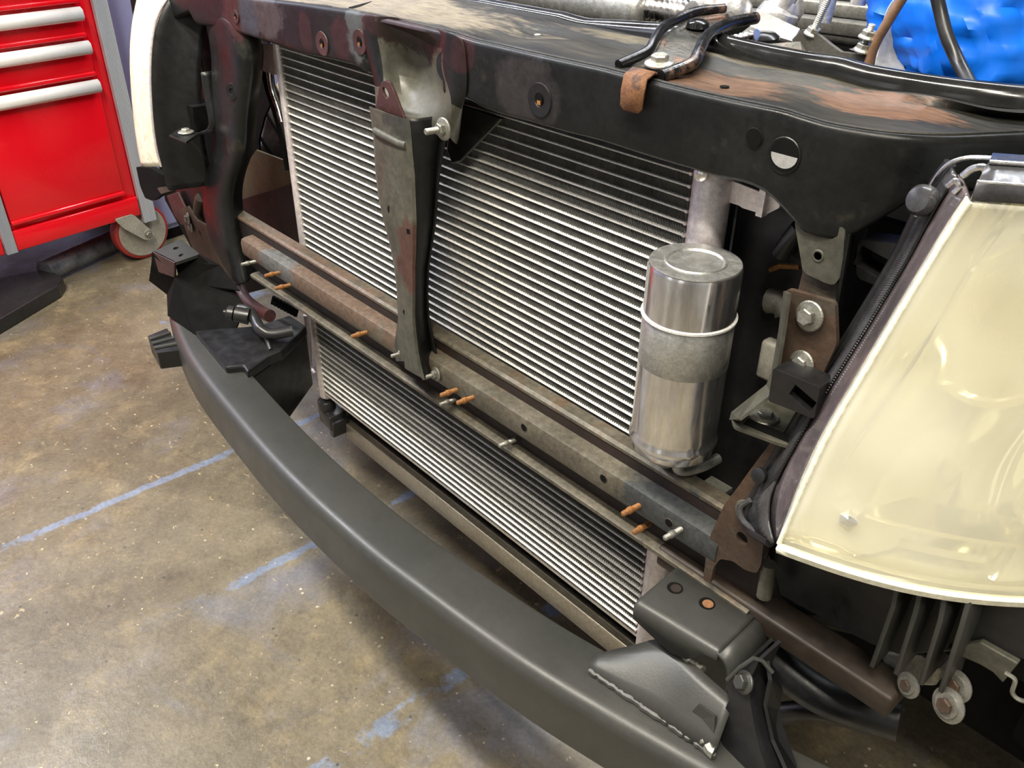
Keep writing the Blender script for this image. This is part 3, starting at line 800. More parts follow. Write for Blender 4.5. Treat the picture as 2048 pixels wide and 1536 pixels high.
# ---------------- central support bracket
R3 = [(742, 215, 815, 240, 878, 231, 903, 243), (746, 240, 818, 262, 882, 262, 905, 262), (751, 285, 821, 300, 878, 285, 889, 286), (755, 352, 827, 352, 872, 345, 878, 350),
      (761, 400, 829, 400, 869, 395, 874, 400), (770, 440, 831, 445, 866, 440, 871, 445), (783, 490, 830, 500, 858, 498, 862, 500), (791, 530, 828, 535, 852, 535, 857, 535),
      (797, 580, 828, 585, 850, 585, 855, 585), (799, 627, 827, 632, 852, 630, 857, 630), (801, 655, 829, 660, 856, 655, 861, 656), (806, 695, 834, 704, 862, 695, 871, 700), (811, 722, 840, 735, 868, 728, 881, 735), (813, 737, 846, 757, 876, 755, 889, 775)]
rows = []
for i, (a, b_, c_, d_, e, f_, g, h) in enumerate(R3):
    t = i/(len(R3)-1); yf = -0.068-0.010*t; ys = -0.036-0.012*t
    A = aty(a, b_, yf); B_ = aty(c_, d_, yf-0.002); Cc = aty(e, f_, ys); Dd = aty(g, h, ys-0.001)
    A0 = aty(a-2, b_-2, ys+0.002)
    rows.append([A0, A.lerp(A0, 0.15), A.lerp(B_, 0.04), A.lerp(B_, 0.5), A.lerp(B_, 0.93), B_.lerp(Cc, 0.08), B_.lerp(Cc, 0.5), B_.lerp(Cc, 0.93), Cc, Dd])
rr2 = []
for a, b_ in zip(rows, rows[1:]):
    for t in (0, 0.25, 0.5, 0.75): rr2.append([p.lerp(r_, t) for p, r_ in zip(a, b_)])
rr2.append(rows[-1])
q = MB(); q.grid([r_[:6] for r_ in rr2]); brk = q.build('support_bracket', 'olive', car, True, 'tall dull olive steel bracket down the middle'); solid(brk, 0.0022, 0)
q = MB(); q.grid([r_[5:] for r_ in rr2]); o = q.build('side_flange', 'beam', brk, True, 'black side flange'); solid(o, 0.0022, 0)
brk.modifiers.new('e', 'EDGE_SPLIT').split_angle = math.radians(40)
hexbolt('bolt', aty(888, 258, -0.054), (0.0, -1, 0.05), 0.0062, 'dullzinc', brk, shank=0.014)
hexbolt('bolt', aty(806, 706, -0.060), (-0.1, -1, 0.05), 0.0045, 'dullzinc', brk, shank=0.010)
hexbolt('bolt', aty(873, 748, -0.060), (-0.1, -1, 0.05), 0.0050, 'dullzinc', brk, shank=0.012)
for px, pyy, rr in ((781, 420, 0.0062), (818, 407, 0.0048), (810, 625, 0.0042), (817, 675, 0.0042), (825, 734, 0.0032)):
    t = (pyy-220)/540; c = aty(px, pyy, -0.0675-0.010*t-0.0012); b = MB(); b.lathe(c, (0.02, -1, 0.02), [(0, rr*0.8), (0.0006, rr*0.75)], 18)
    b.build('hole', 'dark', brk)
# pressed step and embossed pad of the bracket
q = MB()
q.tube([aty(752, 262, -0.069), aty(770, 272, -0.070), aty(800, 287, -0.070), aty(815, 291, -0.070)], 0.0045, 10)
o = q.build('pressed_step', 'olive', brk, True); q = MB()
p = [aty(800, 374, -0.069), aty(826, 382, -0.0705), aty(829, 440, -0.0705), aty(815, 430, -0.070), aty(802, 420, -0.069)]
q.tube([aty(801, 372, -0.0708), aty(824, 378, -0.0725), aty(828, 436, -0.0728), aty(812, 428, -0.072), aty(804, 412, -0.0715), aty(801, 372, -0.0708)], 0.0012, 8)
q.build('pressed_outline', 'olive', brk, True)
prism('square_hole', [aty(813, 457, -0.0745), aty(820, 459, -0.0745), aty(821, 469, -0.0745), aty(814, 467, -0.0745)], (0, -.0004, 0), 'dark', brk, bev=0)
# left flared foot and right foot
q = MB(); q.add([aty(799, 625, -0.07), aty(789, 700, -0.056), aty(794, 722, -0.056), aty(812, 722, -0.073)], [(0, 1, 2, 3)])
solid(q.build('foot', 'olive', brk), 0.002)

# ---------------- bumper beam
ridge = [(-0.215, -0.140), (-0.166, -0.158), (-0.03, -0.188), (0.154, -0.207), (0.298, -0.2155), (0.446, -0.214), (0.538, -0.2065), (0.633, -0.196), (0.704, -0.1845), (0.789, -0.1655), (0.86, -0.148), (0.93, -0.128)]
path = catmull([(x, y, 0) for x, y in ridge], 8)
q = MB(); rows = []
for i, p in enumerate(path):
    t = (path[min(i+1, len(path)-1)]-path[max(i-1, 0)]).normalized(); n = Vector((-t.y, t.x, 0))  # rearward
    if n.y < 0: n = -n
    wdt = 0.062; r = 0.013; prof = []
    zt, zb = 0.400, 0.331
    for a in (180, 162, 144, 126, 108, 90): prof.append((r+r*math.cos(math.radians(a)), zt-r+r*math.sin(math.radians(a))))
    for a in (90, 45, 0): prof.append((wdt-0.004+0.004*math.cos(math.radians(a)), zt-0.004+0.004*math.sin(math.radians(a))))
    for a in (0, -45, -90): prof.append((wdt-0.004+0.004*math.cos(math.radians(a)), zb+0.004+0.004*math.sin(math.radians(a))))
    for a in (-90, -135, -180): prof.append((0.005+0.005*math.cos(math.radians(a)), zb+0.005+0.005*math.sin(math.radians(a))))
    prof.append(prof[0])
    rows.append([p+n*d+Vector((0, 0, z)) for d, z in prof])
q.grid(rows)
k = len(rows[0]); q.f.append(list(range(k-1))); e = (len(rows)-1)*k; q.f.append([e+j for j in range(k-1)])
bump = q.build('bumper_beam', 'bumper', car, True, 'long curved dark grey steel bumper beam')
bump.modifiers.new('e', 'EDGE_SPLIT').split_angle = math.radians(50)
# right bumper bracket
ZB = 0.470
A, B_, C_, D_ = atz(1362, 1130, ZB), atz(1270, 1207, ZB), atz(1437, 1308, ZB), atz(1513, 1232, ZB)
q = MB(); rows_ = []
dep = [(0, .017), (.25, .024), (.5, .030), (.68, .026), (.82, .012), (1, .006)]
for i in range(25):
    u = i/24; Rr = A.lerp(D_, u); Fr = B_.lerp(C_, u); d = (Rr-Fr).normalized(); h = interp(dep, u); 
    ins = 0.006*max(0, 1-u*24/2)**2
    r_ = [Rr-d*ins, Rr.lerp(Fr, .5), Fr+d*0.006]
    for a_ in (22, 45, 68, 90): r_.append(Fr+d*(0.006-0.006*math.sin(math.radians(a_)))+Vector((0, 0, -0.006+0.006*math.cos(math.radians(a_)))))
    r_.append(Fr+Vector((0, 0.001, -h))); rows_.append(r_)
q.grid(rows_); brR = q.build('bumper_bracket', 'bumper', car, True, 'dark grey bracket with two holes at the right end of the bumper beam'); solid(brR, 0.004, 0)
for px, pyy in ((1350, 1176), (1414, 1207)):
    c = atz(px, pyy, ZB+0.0021); b = MB(); b.lathe(c, (0, 0, 1), [(0, 0.0070), (0.0004, 0.0068)], 24); h_ = b.build('bolt_hole', 'dark', brR)
    b = MB(); b.lathe(c+Vector((0.001, 0.0, 0.0003)), (0, 0, 1), [(0, 0.0048), (0.0004, 0.0046)], 20); b.build('hole_bottom', 'railweb' if px < 1400 else 'orangerust', h_)
q = MB(); q.box((A.x+0.006, -0.056, 0.398), (D_.x-0.004, -0.052, 0.466)); q.build('rear_plate', 'bumper', brR)
lo = [atz(x_, y_, .4022) for x_, y_ in ((1177, 1338), (1240, 1385), (1305, 1430), (1370, 1475), (1428, 1514))]
hi = [atz(1197, 1310, .404), atz(1262, 1294, .418), atz(1337, 1281, .434), atz(1408, 1346, .438), atz(1470, 1400, .436)]
q = MB(); q.grid([[a.lerp(b_, t)+Vector((0, 0, 0.004*math.sin(PI*t))) for t in (0, .25, .5, .75, 1)] for a, b_ in zip(catmull(lo, 4), catmull(hi, 4))]); o = q.build('gusset_plate', 'bumper', brR, True); solid(o, 0.0035, 0)
q = MB(); cd = [C_.lerp(D_, t) for t in (0, .5, 1)]
q.grid([[v+Vector((-0.003, 0, -0.0015)), v+Vector((0.005, 0, -0.003)), v+Vector((0.011, 0, -0.010)), v+Vector((0.014, 0, -0.022)), v+Vector((0.015, -0.003, -0.070))] for v in cd]); o = q.build('side_plate', 'bumper', brR, True); solid(o, 0.004, 0)
q = MB(); rnd = random.Random(3); pts = []
for i in range(41):
    t = i/40; P_ = atz(1179, 1342, .402).lerp(atz(1428, 1512, .402), t); pts.append(P_+Vector((rnd.uniform(-.0008, .0008), rnd.uniform(-.0008, .0008), 0.0004)))
q.tube(pts, 0.003, 8, True, [0.0024+rnd.uniform(0, 0.0012) for _ in pts]); q.build('weld_bead', 'bumper', brR, True, 'rough weld bead')
q = MB(); pts = []
for i in range(15):
    t = i/14; P_ = atz(1345, 1296, .436).lerp(atz(1408, 1340, .438), t); pts.append(P_+Vector((rnd.uniform(-.001, .001), rnd.uniform(-.001, .001), 0)))
q.tube(pts, 0.003, 8, True, [0.002+rnd.uniform(0, 0.0016) for _ in pts]); q.build('weld_bead', 'dullzinc', brR, True, 'bright spattered weld bead')
q = MB(); pts = []
for i in range(13):
    t = i/12; P_ = atz(1372, 1442, .404).lerp(atz(1425, 1508, .404), t); pts.append(P_+Vector((rnd.uniform(-.001, .001), rnd.uniform(-.001, .001), 0.001)))
q.tube(pts, 0.003, 8, True, [0.003+rnd.uniform(0, 0.003) for _ in pts]); q.build('weld_bead', 'dullzinc', brR, True, 'bright lumpy weld')
q = MB(); q.add([atz(1370, 1440, .405), atz(1398, 1408, .43), atz(1432, 1432, .43), atz(1428, 1500, .402)], [(0, 1, 2, 3)]); solid(q.build('gusset_cap', 'bumper', brR), 0.003)

# left bumper bracket
ZL = 0.490
A, B_, C_, D_ = atz(362, 478, ZL), atz(306, 503, ZL), atz(350, 525, ZL), atz(400, 508, ZL)
brL = prism('bumper_bracket', rounded([A, B_, C_, D_], 0.006), (0, 0, -0.005), 'bumper', car, holes=[(atz(352, 496, ZL), (0.004, 0.006)), (atz(362, 510, ZL), (0.003, 0.006))], bev=0.002, label='dark grey bracket at the far left end of the bumper beam')
p = [B_+Vector((0, -0.001, 0)), C_+Vector((0, -0.001, 0)), C_+Vector((-0.016, -0.001, -0.030)), B_+Vector((0.006, -0.001, -0.032))]
prism('front_flange', p, (0, 0.004, 0), 'primer', brL, bev=0.001)
q = MB(); xA = -0.255
q.add([B_, B_+Vector((-0.014, 0.0, -0.022)), atz(300, 560, 0.42), atz(336, 588, 0.402), atz(338, 632, 0.400), atz(391, 668, 0.402), atz(470, 665, 0.405), atz(491, 612, 0.43), atz(455, 560, 0.45), D_+Vector((0, 0, -0.004)), C_+Vector((-0.016, 0.002, -0.03))],
      [(0, 1, 2, 3, 10), (10, 3, 4, 5), (10, 5, 6, 7), (10, 7, 8, 9)])
o = q.build('side_plate', 'dark', brL); solid(o, 0.004)
prism('under_plate', [atz(350, 524, .480), atz(402, 509, .480), atz(440, 530, .475), atz(480, 580, .45), atz(360, 565, .45)], (0, 0, -.002), 'dark', brL, bev=0)
# ribbed step bracket beyond the left end of the beam
q = MB(); a0 = atz(296, 672, 0.36); b0 = atz(335, 655, 0.36)
SA = [atz(295, 672, .37), atz(334, 656, .37), atz(362, 700, .37), atz(314, 706, .37)]
step = prism('step_bracket', rounded(SA, 0.003), (0, 0, -0.028), 'plastic', car, bev=0.002, label='small black ribbed bracket outside the left end of the beam')
q = MB()
for t in (0.25, 0.5, 0.75):
    q.tube([SA[0].lerp(SA[3], t)+Vector((0, 0, 0.001)), SA[1].lerp(SA[2], t)+Vector((0, 0, 0.001))], 0.003, 8)
q.build('rib', 'bumper', step, True)
# black air duct housing
dt = MB()
top = [atz(391, 667, .405), atz(453, 741, .405), atz(485, 731, .41), atz(494, 744, .41), atz(537, 700, .42), atz(560, 690, .42), atz(611, 640, .42), atz(575, 606, .43), atz(527, 622, .43), atz(497, 640, .42), atz(450, 655, .41)]
ztopm = 0.41
dtp = prism('air_duct', [Vector((v.x, v.y, ztopm)) for v in top], (0, 0, -0.016), 'plastic', car, bev=0.003, label='black plastic air duct beside the left end of the bumper beam')
q = MB()
c1, c2, c3_, c4 = top[3], top[4], top[6], top[9]
q.add([Vector((v.x, v.y, 0.395)) for v in (top[3], top[4], top[6], top[7], top[9])] + [Vector((top[3].x+0.012, top[3].y+0.006, 0.31)), Vector((top[4].x+0.004, top[4].y, 0.295)), Vector((top[6].x, top[6].y, 0.305)), Vector((top[7].x, top[7].y, 0.305)), Vector((top[9].x, top[9].y, 0.31))],
      [(0, 1, 6, 5), (1, 2, 7, 6), (2, 3, 8, 7), (3, 4, 9, 8), (4, 0, 5, 9), (5, 6, 7, 8, 9)])
bevel(q.build('duct_body', 'plastic', dtp), 0.006, 3)
q = MB(); q.tube(catmull([atz(478, 618, .44), atz(497, 622, .44), atz(510, 640, .435), atz(522, 660, .43), atz(545, 668, .425), atz(585, 662, .425)]), 0.008, 14)
q.tube(catmull([atz(497, 628, .44), atz(512, 655, .43), atz(530, 672, .42), atz(541, 700, .41)]), 0.003, 8)
q.build('duct_hose', 'blackrubber', dtp, True, 'shiny black moulded hose')
q = MB(); c = atz(470, 628, .442); q.lathe(c, (-0.6, -0.7, 0.2), [(0, 0.006), (0.002, 0.011), (0.010, 0.011), (0.012, 0.008), (0.012, 0.004), (0.016, 0.004)], 20); q.lathe(c, (0.6, 0.7, -0.2), [(0, 0.011), (0.02, 0.012)], 20)
q.build('hose_collar', 'blackrubber', dtp, True)
q = MB()
for i in range(8):
    t = i/7; P_ = atz(545, 608, .425).lerp(atz(590, 632, .425), t); q.tube([P_, P_+Vector((0.002, 0.004, 0.012))], 0.0035, 6)
q.build('duct_clip', 'dark', dtp)
# maroon oval bellows behind the lower rail
q = MB(); q.tube(catmull([aty(482, 545, -0.02), aty(478, 570, -0.025), aty(492, 600, -0.03), aty(520, 622, -0.035), aty(540, 632, -0.035)]), 0.010, 14)
q.build('wheel_arch_edge', 'primer', car, True, 'maroon edge of the inner wheel arch')

# ---------------- left pillar of the radiator support (S shaped)
PL = [(402, 18, 448, 30, 510, 82), (415, 60, 455, 80, 515, 110), (425, 120, 470, 150, 512, 150), (420, 180, 460, 210, 505, 200), (418, 230, 452, 250, 500, 240), (428, 270, 462, 290, 498, 285),
      (430, 305, 462, 320, 492, 320), (412, 340, 445, 350, 482, 345), (404, 372, 432, 385, 473, 378), (405, 410, 432, 420, 470, 410), (412, 450, 440, 460, 474, 450), (425, 500, 452, 505, 482, 495), (448, 535, 465, 545, 494, 540), (462, 560, 475, 568, 500, 566)]
rows = []
for i, (a, b_, c_, d_, e, f_) in enumerate(PL):
    t = i/(len(PL)-1); y = -0.030-0.026*t
    A, B_, C_ = aty(a, b_, y+0.004), aty(c_, d_, y-0.010), aty(e, f_, y)
    back = Vector((-0.004, 0.035, 0))
    C_ = C_.lerp(B_, 0.12); rows.append([A, A.lerp(B_, 0.5)+Vector((0, -0.004, 0)), B_, B_.lerp(C_, 0.5)+Vector((0, -0.004, 0)), C_, C_+Vector((-0.03, 0.03, 0))])
q = MB(); q.grid(rows); pil = q.build('side_pillar', 'beam', car, True, 'black S shaped pillar at the left of the condenser'); solid(pil, 0.003, 0); subd(pil, 2)
q = MB(); q.lathe(aty(465, 183, -0.046), (0.3, -1, 0.1), [(0, 0.011), (0.002, 0.010), (0.002, 0.0045), (0.0005, 0.004)], 22); q.build('pressed_boss', 'beam', pil, True)
q = MB(); q.tube([aty(462, 335, -0.050), aty(455, 370, -0.051), aty(450, 415, -0.052)], 0.0025, 8); q.build('pressed_rib', 'bumper', pil, True)
# rusty side plate left of the pillar foot
yP = -0.012
p = [aty(357, 420, yP), aty(375, 412, yP), aty(392, 440, yP), aty(415, 452, yP), aty(442, 455, yP), aty(455, 500, yP), aty(465, 560, yP), aty(440, 600, yP), aty(420, 555, yP), aty(395, 520, yP), aty(378, 480, yP)]
prism('rusty_foot_plate', rounded(p, 0.004), (0, 0.004, 0), 'rust', car, holes=[(aty(432, 482, yP), (0.008, 0.012)), (aty(402, 470, yP), (0.004, 0.010))], bev=0.001, label='rusty brown foot plate of the left pillar')
q = MB()
q.tube(catmull([aty(402, 395, 0.0), aty(398, 425, 0.0), aty(407, 460, 0.0), aty(418, 500, 0.0), aty(425, 540, 0.0)]), 0.010, 10); q.build('pillar_strut', 'rust', car, True)
hexbolt('bolt', aty(377, 437, yP-0.002), (-0.2, -1, 0.1), 0.006, 'dullzinc', car)
hexbolt('bolt', aty(383, 455, yP-0.002), (-0.2, -1, 0.1), 0.005, 'dullzinc', car)
q = MB(); q.tube([aty(436, 560, -0.02), aty(448, 575, -0.02), aty(452, 600, -0.02)], 0.009, 12); q.build('grey_fitting', 'castgrey', car, True)

# black structure behind the left headlight
p = [aty(378, 0, 0.01), aty(430, -10, 0.01), aty(450, 60, 0.01), aty(455, 140, 0.01), aty(450, 250, 0.01), aty(450, 330, 0.01), aty(430, 380, 0.01), aty(380, 340, 0.01), aty(340, 300, 0.01), aty(312, 140, 0.01), aty(330, -40, 0.01), aty(378, -60, 0.01)]
prism('lamp_panel', p, (0, 0.006, 0), 'dark', car, bev=0.001, label='black panel between the left headlight and the pillar')
p = [aty(398, -20, -0.008), aty(446, -5, -0.02), aty(447, 50, -0.02), aty(440, 62, -0.02), aty(400, 52, -0.008), aty(352, 30, -0.006), aty(343, 0, -0.006)]
q = MB(); q.add([aty(345, -30, -.008), aty(400, -20, -.012), aty(395, 55, -.012), aty(362, 40, -.008), aty(347, 15, -.008)], [(0, 1, 2, 3, 4)]); solid(q.build('corner_plate', 'greyplastic' if False else 'olive', up), 0.003)
q = MB(); q.add([aty(362, 50, -.010), aty(393, 62, -.012), aty(410, 160, -.014), aty(398, 150, -.012), aty(385, 120, -.010), aty(370, 75, -.010)], [(0, 1, 2, 3, 4, 5)]); solid(q.build('corner_strip', 'olive', up), 0.003)
q = MB(); q.add([aty(386, 118, -.004), aty(404, 122, -.004), aty(410, 205, -.004), aty(398, 200, -.004)], [(0, 1, 2, 3)]); solid(q.build('rust_strip', 'rust', car), 0.003)
for px, pyy in ((393, 155), (406, 218)):
    hexbolt('bolt', aty(px, pyy, -0.008), (-0.4, -1, 0.1), 0.006, 'zinc', car)
# left headlight adjuster: black block and J-shaped bracket
q = MB(); a = aty(347, 205, -0.050)
p = [aty(348, 200, -.05), aty(370, 193, -.05), aty(392, 208, -.05), aty(378, 262, -.05), aty(354, 250, -.05)]
blk = prism('adjuster_block', rounded([aty(350, 202, -.05), aty(385, 214, -.05), aty(390, 265, -.05), aty(355, 252, -.05)], 0.002), (0, 0.035, 0), 'plastic', car,
            holes=[(aty(372, 232, -.05), (0.005, 0.006), (1, 0, 0), 1)], bev=0.0015)
b = MB()
for i, (px, pyy, yy) in enumerate(((402, 145, -.045), (405, 180, -.048), (416, 225, -.05), (421, 250, -.052), (415, 262, -.053), (385, 272, -.054), (345, 275, -.055))):
    pass
pts = [aty(402, 145, -.045), aty(408, 190, -.048), aty(418, 240, -.05), aty(416, 258, -.052), aty(404, 265, -.053), aty(370, 274, -.055)]
q = MB(); rows = [[p_, p_+Vector((0.0, 0.022, 0.0))] for p_ in catmull(pts, 5)]; q.grid(rows)
jb = q.build('adjuster_bracket', 'plastic', car, True); solid(jb, 0.004, 0)
sh = prism('adjuster_shelf', [atz(338, 270, .668), atz(372, 284, .668), atz(398, 266, .668), atz(362, 254, .668)], (0, 0, -0.003), 'plastic', car, bev=0.0005)
hexbolt('bolt', atz(372, 265, .669), (0, 0, 1), 0.0062, 'zinc', sh, washer=1.8, head=0.6)

# left headlight: hazed lens band, dark housing
LX = -0.235
inner = [(357, -30), (322, 20), (308, 70), (303, 140), (306, 220), (314, 290), (325, 332)]
outer = [(270, -30), (258, 30), (252, 90), (254, 160), (262, 240), (270, 300), (277, 331)]
q = MB(); rows = []
for (a, b_), (c_, d_) in zip(inner, outer):
    I_ = atx(a, b_, LX); O_ = atx(c_, d_, LX-0.075)
    rows.append([I_+Vector((0.004, 0.02, 0)), I_, I_.lerp(O_, 0.25)+Vector((0, -0.004, 0)), I_.lerp(O_, 0.6)+Vector((0, -0.005, 0)), O_, O_+Vector((-0.02, 0.05, 0))])
q.grid(rows)
hl = q.build('headlight', 'lampwhite', car, True, 'left headlight with hazed white lens, seen edge on'); subd(hl, 2); solid(hl, 0.003, 0)
q = MB(); rows = []
for (a, b_) in inner + [(335, 380)]:
    I_ = atx(a, b_, LX)
    rows.append([I_+Vector((0.002, -0.001, 0)), I_+Vector((0.006, 0.003, 0)), I_+Vector((0.010, 0.03, 0)), I_+Vector((0.028, 0.06, 0.0))])
q.grid(rows); o = q.build('housing', 'plastic', hl, True); subd(o, 2); solid(o, 0.003)
q = MB(); rows = []
for (a, b_) in inner:
    I_ = atx(a, b_, LX)+Vector((0.001, -0.002, 0)); rows.append(I_)
q.tube(catmull(rows, 5), 0.0022, 8); q.build('lens_rim', 'alusatin', hl, True)
p = [aty(272, 336, -.02), aty(300, 338, -.02), aty(322, 360, -.02), aty(340, 385, -.02), aty(355, 400, -.02), aty(350, 340, -.02), aty(400, 345, -.02), aty(405, 400, -.02), aty(345, 384, -.02), aty(322, 390, -.02), aty(305, 402, -.02), aty(290, 395, -.02), aty(280, 375, -.02)]
p = [aty(272, 334, -.06), aty(300, 336, -.06), aty(324, 350, -.06), aty(340, 384, -.06), aty(322, 390, -.06), aty(305, 402, -.06), aty(290, 396, -.06), aty(280, 372, -.06)]
prism('lamp_liner', rounded(p, 0.004), (0, 0.01, 0), 'dark', car, bev=0)
p = [aty(345, 300, 0.0), aty(430, 335, 0.0), aty(425, 400, 0.0), aty(412, 450, 0.0), aty(385, 430, 0.0), aty(355, 395, 0.0), aty(335, 340, 0.0)]
prism('lower_lamp_panel', p, (0, 0.006, 0), 'plastic', car, bev=0.001)
prism('olive_clip', rounded([aty(314, 376, -.064), aty(345, 372, -.064), aty(356, 378, -.064), aty(322, 388, -.064)], 0.002), (0, 0.01, 0), 'olive', car, bev=0.0005)
p = [aty(333, 392, -.01), aty(355, 384, -.01), aty(372, 420, -.01), aty(380, 448, -.01), aty(362, 450, -.01), aty(348, 430, -.01)]
prism('fender_edge', p, (0, 0.004, 0), 'primer', car, bev=0.001)

# behind the left of the condenser: tyre, dusty splash panel, dark inner arch
q = MB(); tc_ = Vector((-0.36, 0.46, 0.40))
ty = []
ax = Vector((1, 0.0, 0)); 
q.lathe((-0.57, 0.52, 0.44), (1, 0, 0), [(0, 0.17), (0.0, 0.27), (0.02, 0.315), (0.05, 0.325), (0.17, 0.325), (0.20, 0.315), (0.22, 0.27), (0.22, 0.17)], 64)
wheel = q.build('front_wheel', 'tyre', car, True, 'dusty front tyre seen behind the condenser')
q = MB()
for i in range(40):
    a = 2*PI*i/40
    c = Vector((-0.57, 0.52, 0.44)); 
    for s_ in (0, 1):
        A = c+Vector((0.012+s_*0.10, 0.326*math.cos(a), 0.326*math.sin(a))); a2 = a+0.12
        B_ = c+Vector((0.105+s_*0.10, 0.326*math.cos(a2), 0.326*math.sin(a2))); q.tube([A, A.lerp(B_, .5)*1.0, B_], 0.0035, 5)
q.build('tread_groove', 'dark', wheel)
p = [atz(470, 345, .52), atz(505, 318, .52), atz(600, 352, .52), atz(600, 392, .52), atz(520, 410, .52), atz(485, 405, .52)]
p = [aty(478, 352, .10), aty(512, 300, .10), aty(592, 330, .10), aty(592, 372, .10), aty(500, 412, .10), aty(474, 398, .10)]
prism('splash_panel', p, (0, 0.004, 0), 'ground_tan', car, bev=0.001, label='dusty olive brown splash panel left of the condenser')
prism('inner_arch', [aty(250, -60, .13), aty(520, -60, .13), aty(548, 190, .13), aty(528, 235, .13), aty(517, 280, .13), aty(522, 330, .13), aty(560, 372, .13), aty(590, 430, .13), aty(600, 560, .13), aty(440, 600, .13), aty(330, 400, .13)], (0, .004, 0), 'dark', car, bev=0)
q = MB(); q.box((-1.0, 1.0, 0.24), (0.3, 1.01, 0.9)); q.build('firewall', 'dark', car)
p = [aty(478, 400, .09), aty(590, 365, .09), aty(600, 500, .09), aty(560, 520, .09), aty(480, 470, .09)]
prism('dark_duct', p, (0, 0.004, 0), 'railweb', car, bev=0.001)

# ---------------- right pillar and its brackets
yR = -0.040
p = [aty(1575, 405, yR), aty(1720, 415, yR), aty(1700, 480, yR), aty(1678, 560, yR), aty(1664, 572, yR), aty(1608, 545, yR), aty(1600, 520, yR), aty(1590, 462, yR)]
prism('pillar_flange', rounded([aty(1588, 440, yR+.004), aty(1690, 455, yR+.004), aty(1684, 550, yR+.004), aty(1668, 571, yR+.004), aty(1650, 566, yR+.004), aty(1606, 545, yR+.004)], 0.004), (0, 0.003, 0), 'olive', car, bev=0.001, label='dull olive flange at the top of the right pillar')
q = MB(); q.lathe(aty(1636, 512, yR+.004), (0, -1, 0), [(0, 0.0045), (0.0006, 0.004), (0.0006, 0.003), (0.0, 0.0028)], 18); q.build('spot_weld', 'olive', car, True)
p = [aty(1592, 460, yR+.009), aty(1690, 480, yR+.009), aty(1672, 620, yR+.009), aty(1655, 760, yR+.009), aty(1560, 740, yR+.009), aty(1590, 600, yR+.009), aty(1604, 545, yR+.009)]
prism('side_pillar', p, (0, 0.004, 0), 'rust', car, bev=0.001, label='brown rusted right pillar')
q = MB(); q.add([aty(1697, 470, yR), aty(1672, 620, yR), aty(1662, 700, yR), aty(1672, 700, yR+.03), aty(1684, 600, yR+.03), aty(1708, 462, yR+.03)], [(0, 1, 4, 5), (1, 2, 3, 4)]); solid(q.build('pillar_side', 'beam', car), 0.002)
yQ = -0.055
p = [aty(1570, 582, yQ), aty(1578, 579, yQ), aty(1665, 604, yQ), aty(1670, 612, yQ), aty(1673, 690, yQ), aty(1640, 760, yQ), aty(1548, 742, yQ), aty(1560, 660, yQ)]
rb_ = prism('lamp_bracket', rounded(p, 0.004), (0, 0.004, 0), 'rust', car, bev=0.0012, label='rusty brown headlight bracket bolted to the right pillar')
q = MB(); q.add([aty(1570, 582, yQ), aty(1560, 660, yQ), aty(1545, 745, yQ), aty(1535, 770, yQ), aty(1465, 825, yQ-.005), aty(1461, 840, yQ-.005), aty(1480, 840, yQ-.03),
                 aty(1545, 790, yQ-.012), aty(1556, 745, yQ-.010), aty(1570, 660, yQ-.010), aty(1580, 588, yQ-.010)],
                [(0, 1, 9, 10), (1, 2, 8, 9), (2, 3, 7, 8), (3, 4, 6, 7), (4, 5, 6)])
solid(q.build('bracket_flange', 'olive', rb_), 0.002)
zs = aty(1500, 850, yQ-.01).z
p = [aty(1461, 836, yQ-.008)]
SH = [atz(1463, 832, zs), atz(1535, 776, zs), atz(1640, 800, zs), atz(1640, 905, zs), atz(1560, 886, zs), atz(1468, 852, zs)]
shf = prism('shelf', rounded(SH, 0.004), (0, 0, -0.003), 'olive', rb_, bev=0.001)
prism('slot', [atz(1487, 848, zs+.0006), atz(1496, 838, zs+.0006), atz(1590, 875, zs+.0006), atz(1585, 888, zs+.0006)], (0, 0, 0.0006), 'dark', shf, bev=0)
hexbolt('bolt', atz(1529, 836, zs), (0, 0, 1), 0.0060, 'dullzinc', rb_, washer=1.75, head=0.7)
hexbolt('bolt', aty(1620, 632, yQ-.001), (-0.1, -1, 0.12), 0.0060, 'dullzinc', rb_, washer=1.75, head=0.9)
hexbolt('bolt', aty(1604, 727, yQ-.001), (-0.1, -1, 0.12), 0.0056, 'dullzinc', rb_, washer=1.7, head=0.6)
# black clip block
yK = -0.078
p = [aty(1546, 736, yK), aty(1640, 775, yK), aty(1628, 838, yK), aty(1536, 802, yK)]
prism('lamp_clip', rounded(p, 0.002), (0, 0.020, 0), 'plastic', car, holes=[(aty(1605, 797, yK), (0.009, 0.0048), (1, 0, -0.35), 1)], bev=0.0015, label='black plastic headlight clip')
p = [aty(1715, 478, -.02), aty(1800, 490, -.02), aty(1800, 590, -.02), aty(1712, 556, -.02)]
prism('lamp_clip', rounded(p, 0.005), (0, 0.02, 0), 'plastic', car, holes=[(aty(1752, 530, -.02), (0.014, 0.007), (1, 0, -0.2), 1)], bev=0.0015)
q = MB(); q.box((0.79, 0.02, 0.50), (1.05, 0.03, 0.80)); q.build('lamp_back_panel', 'dark', car)
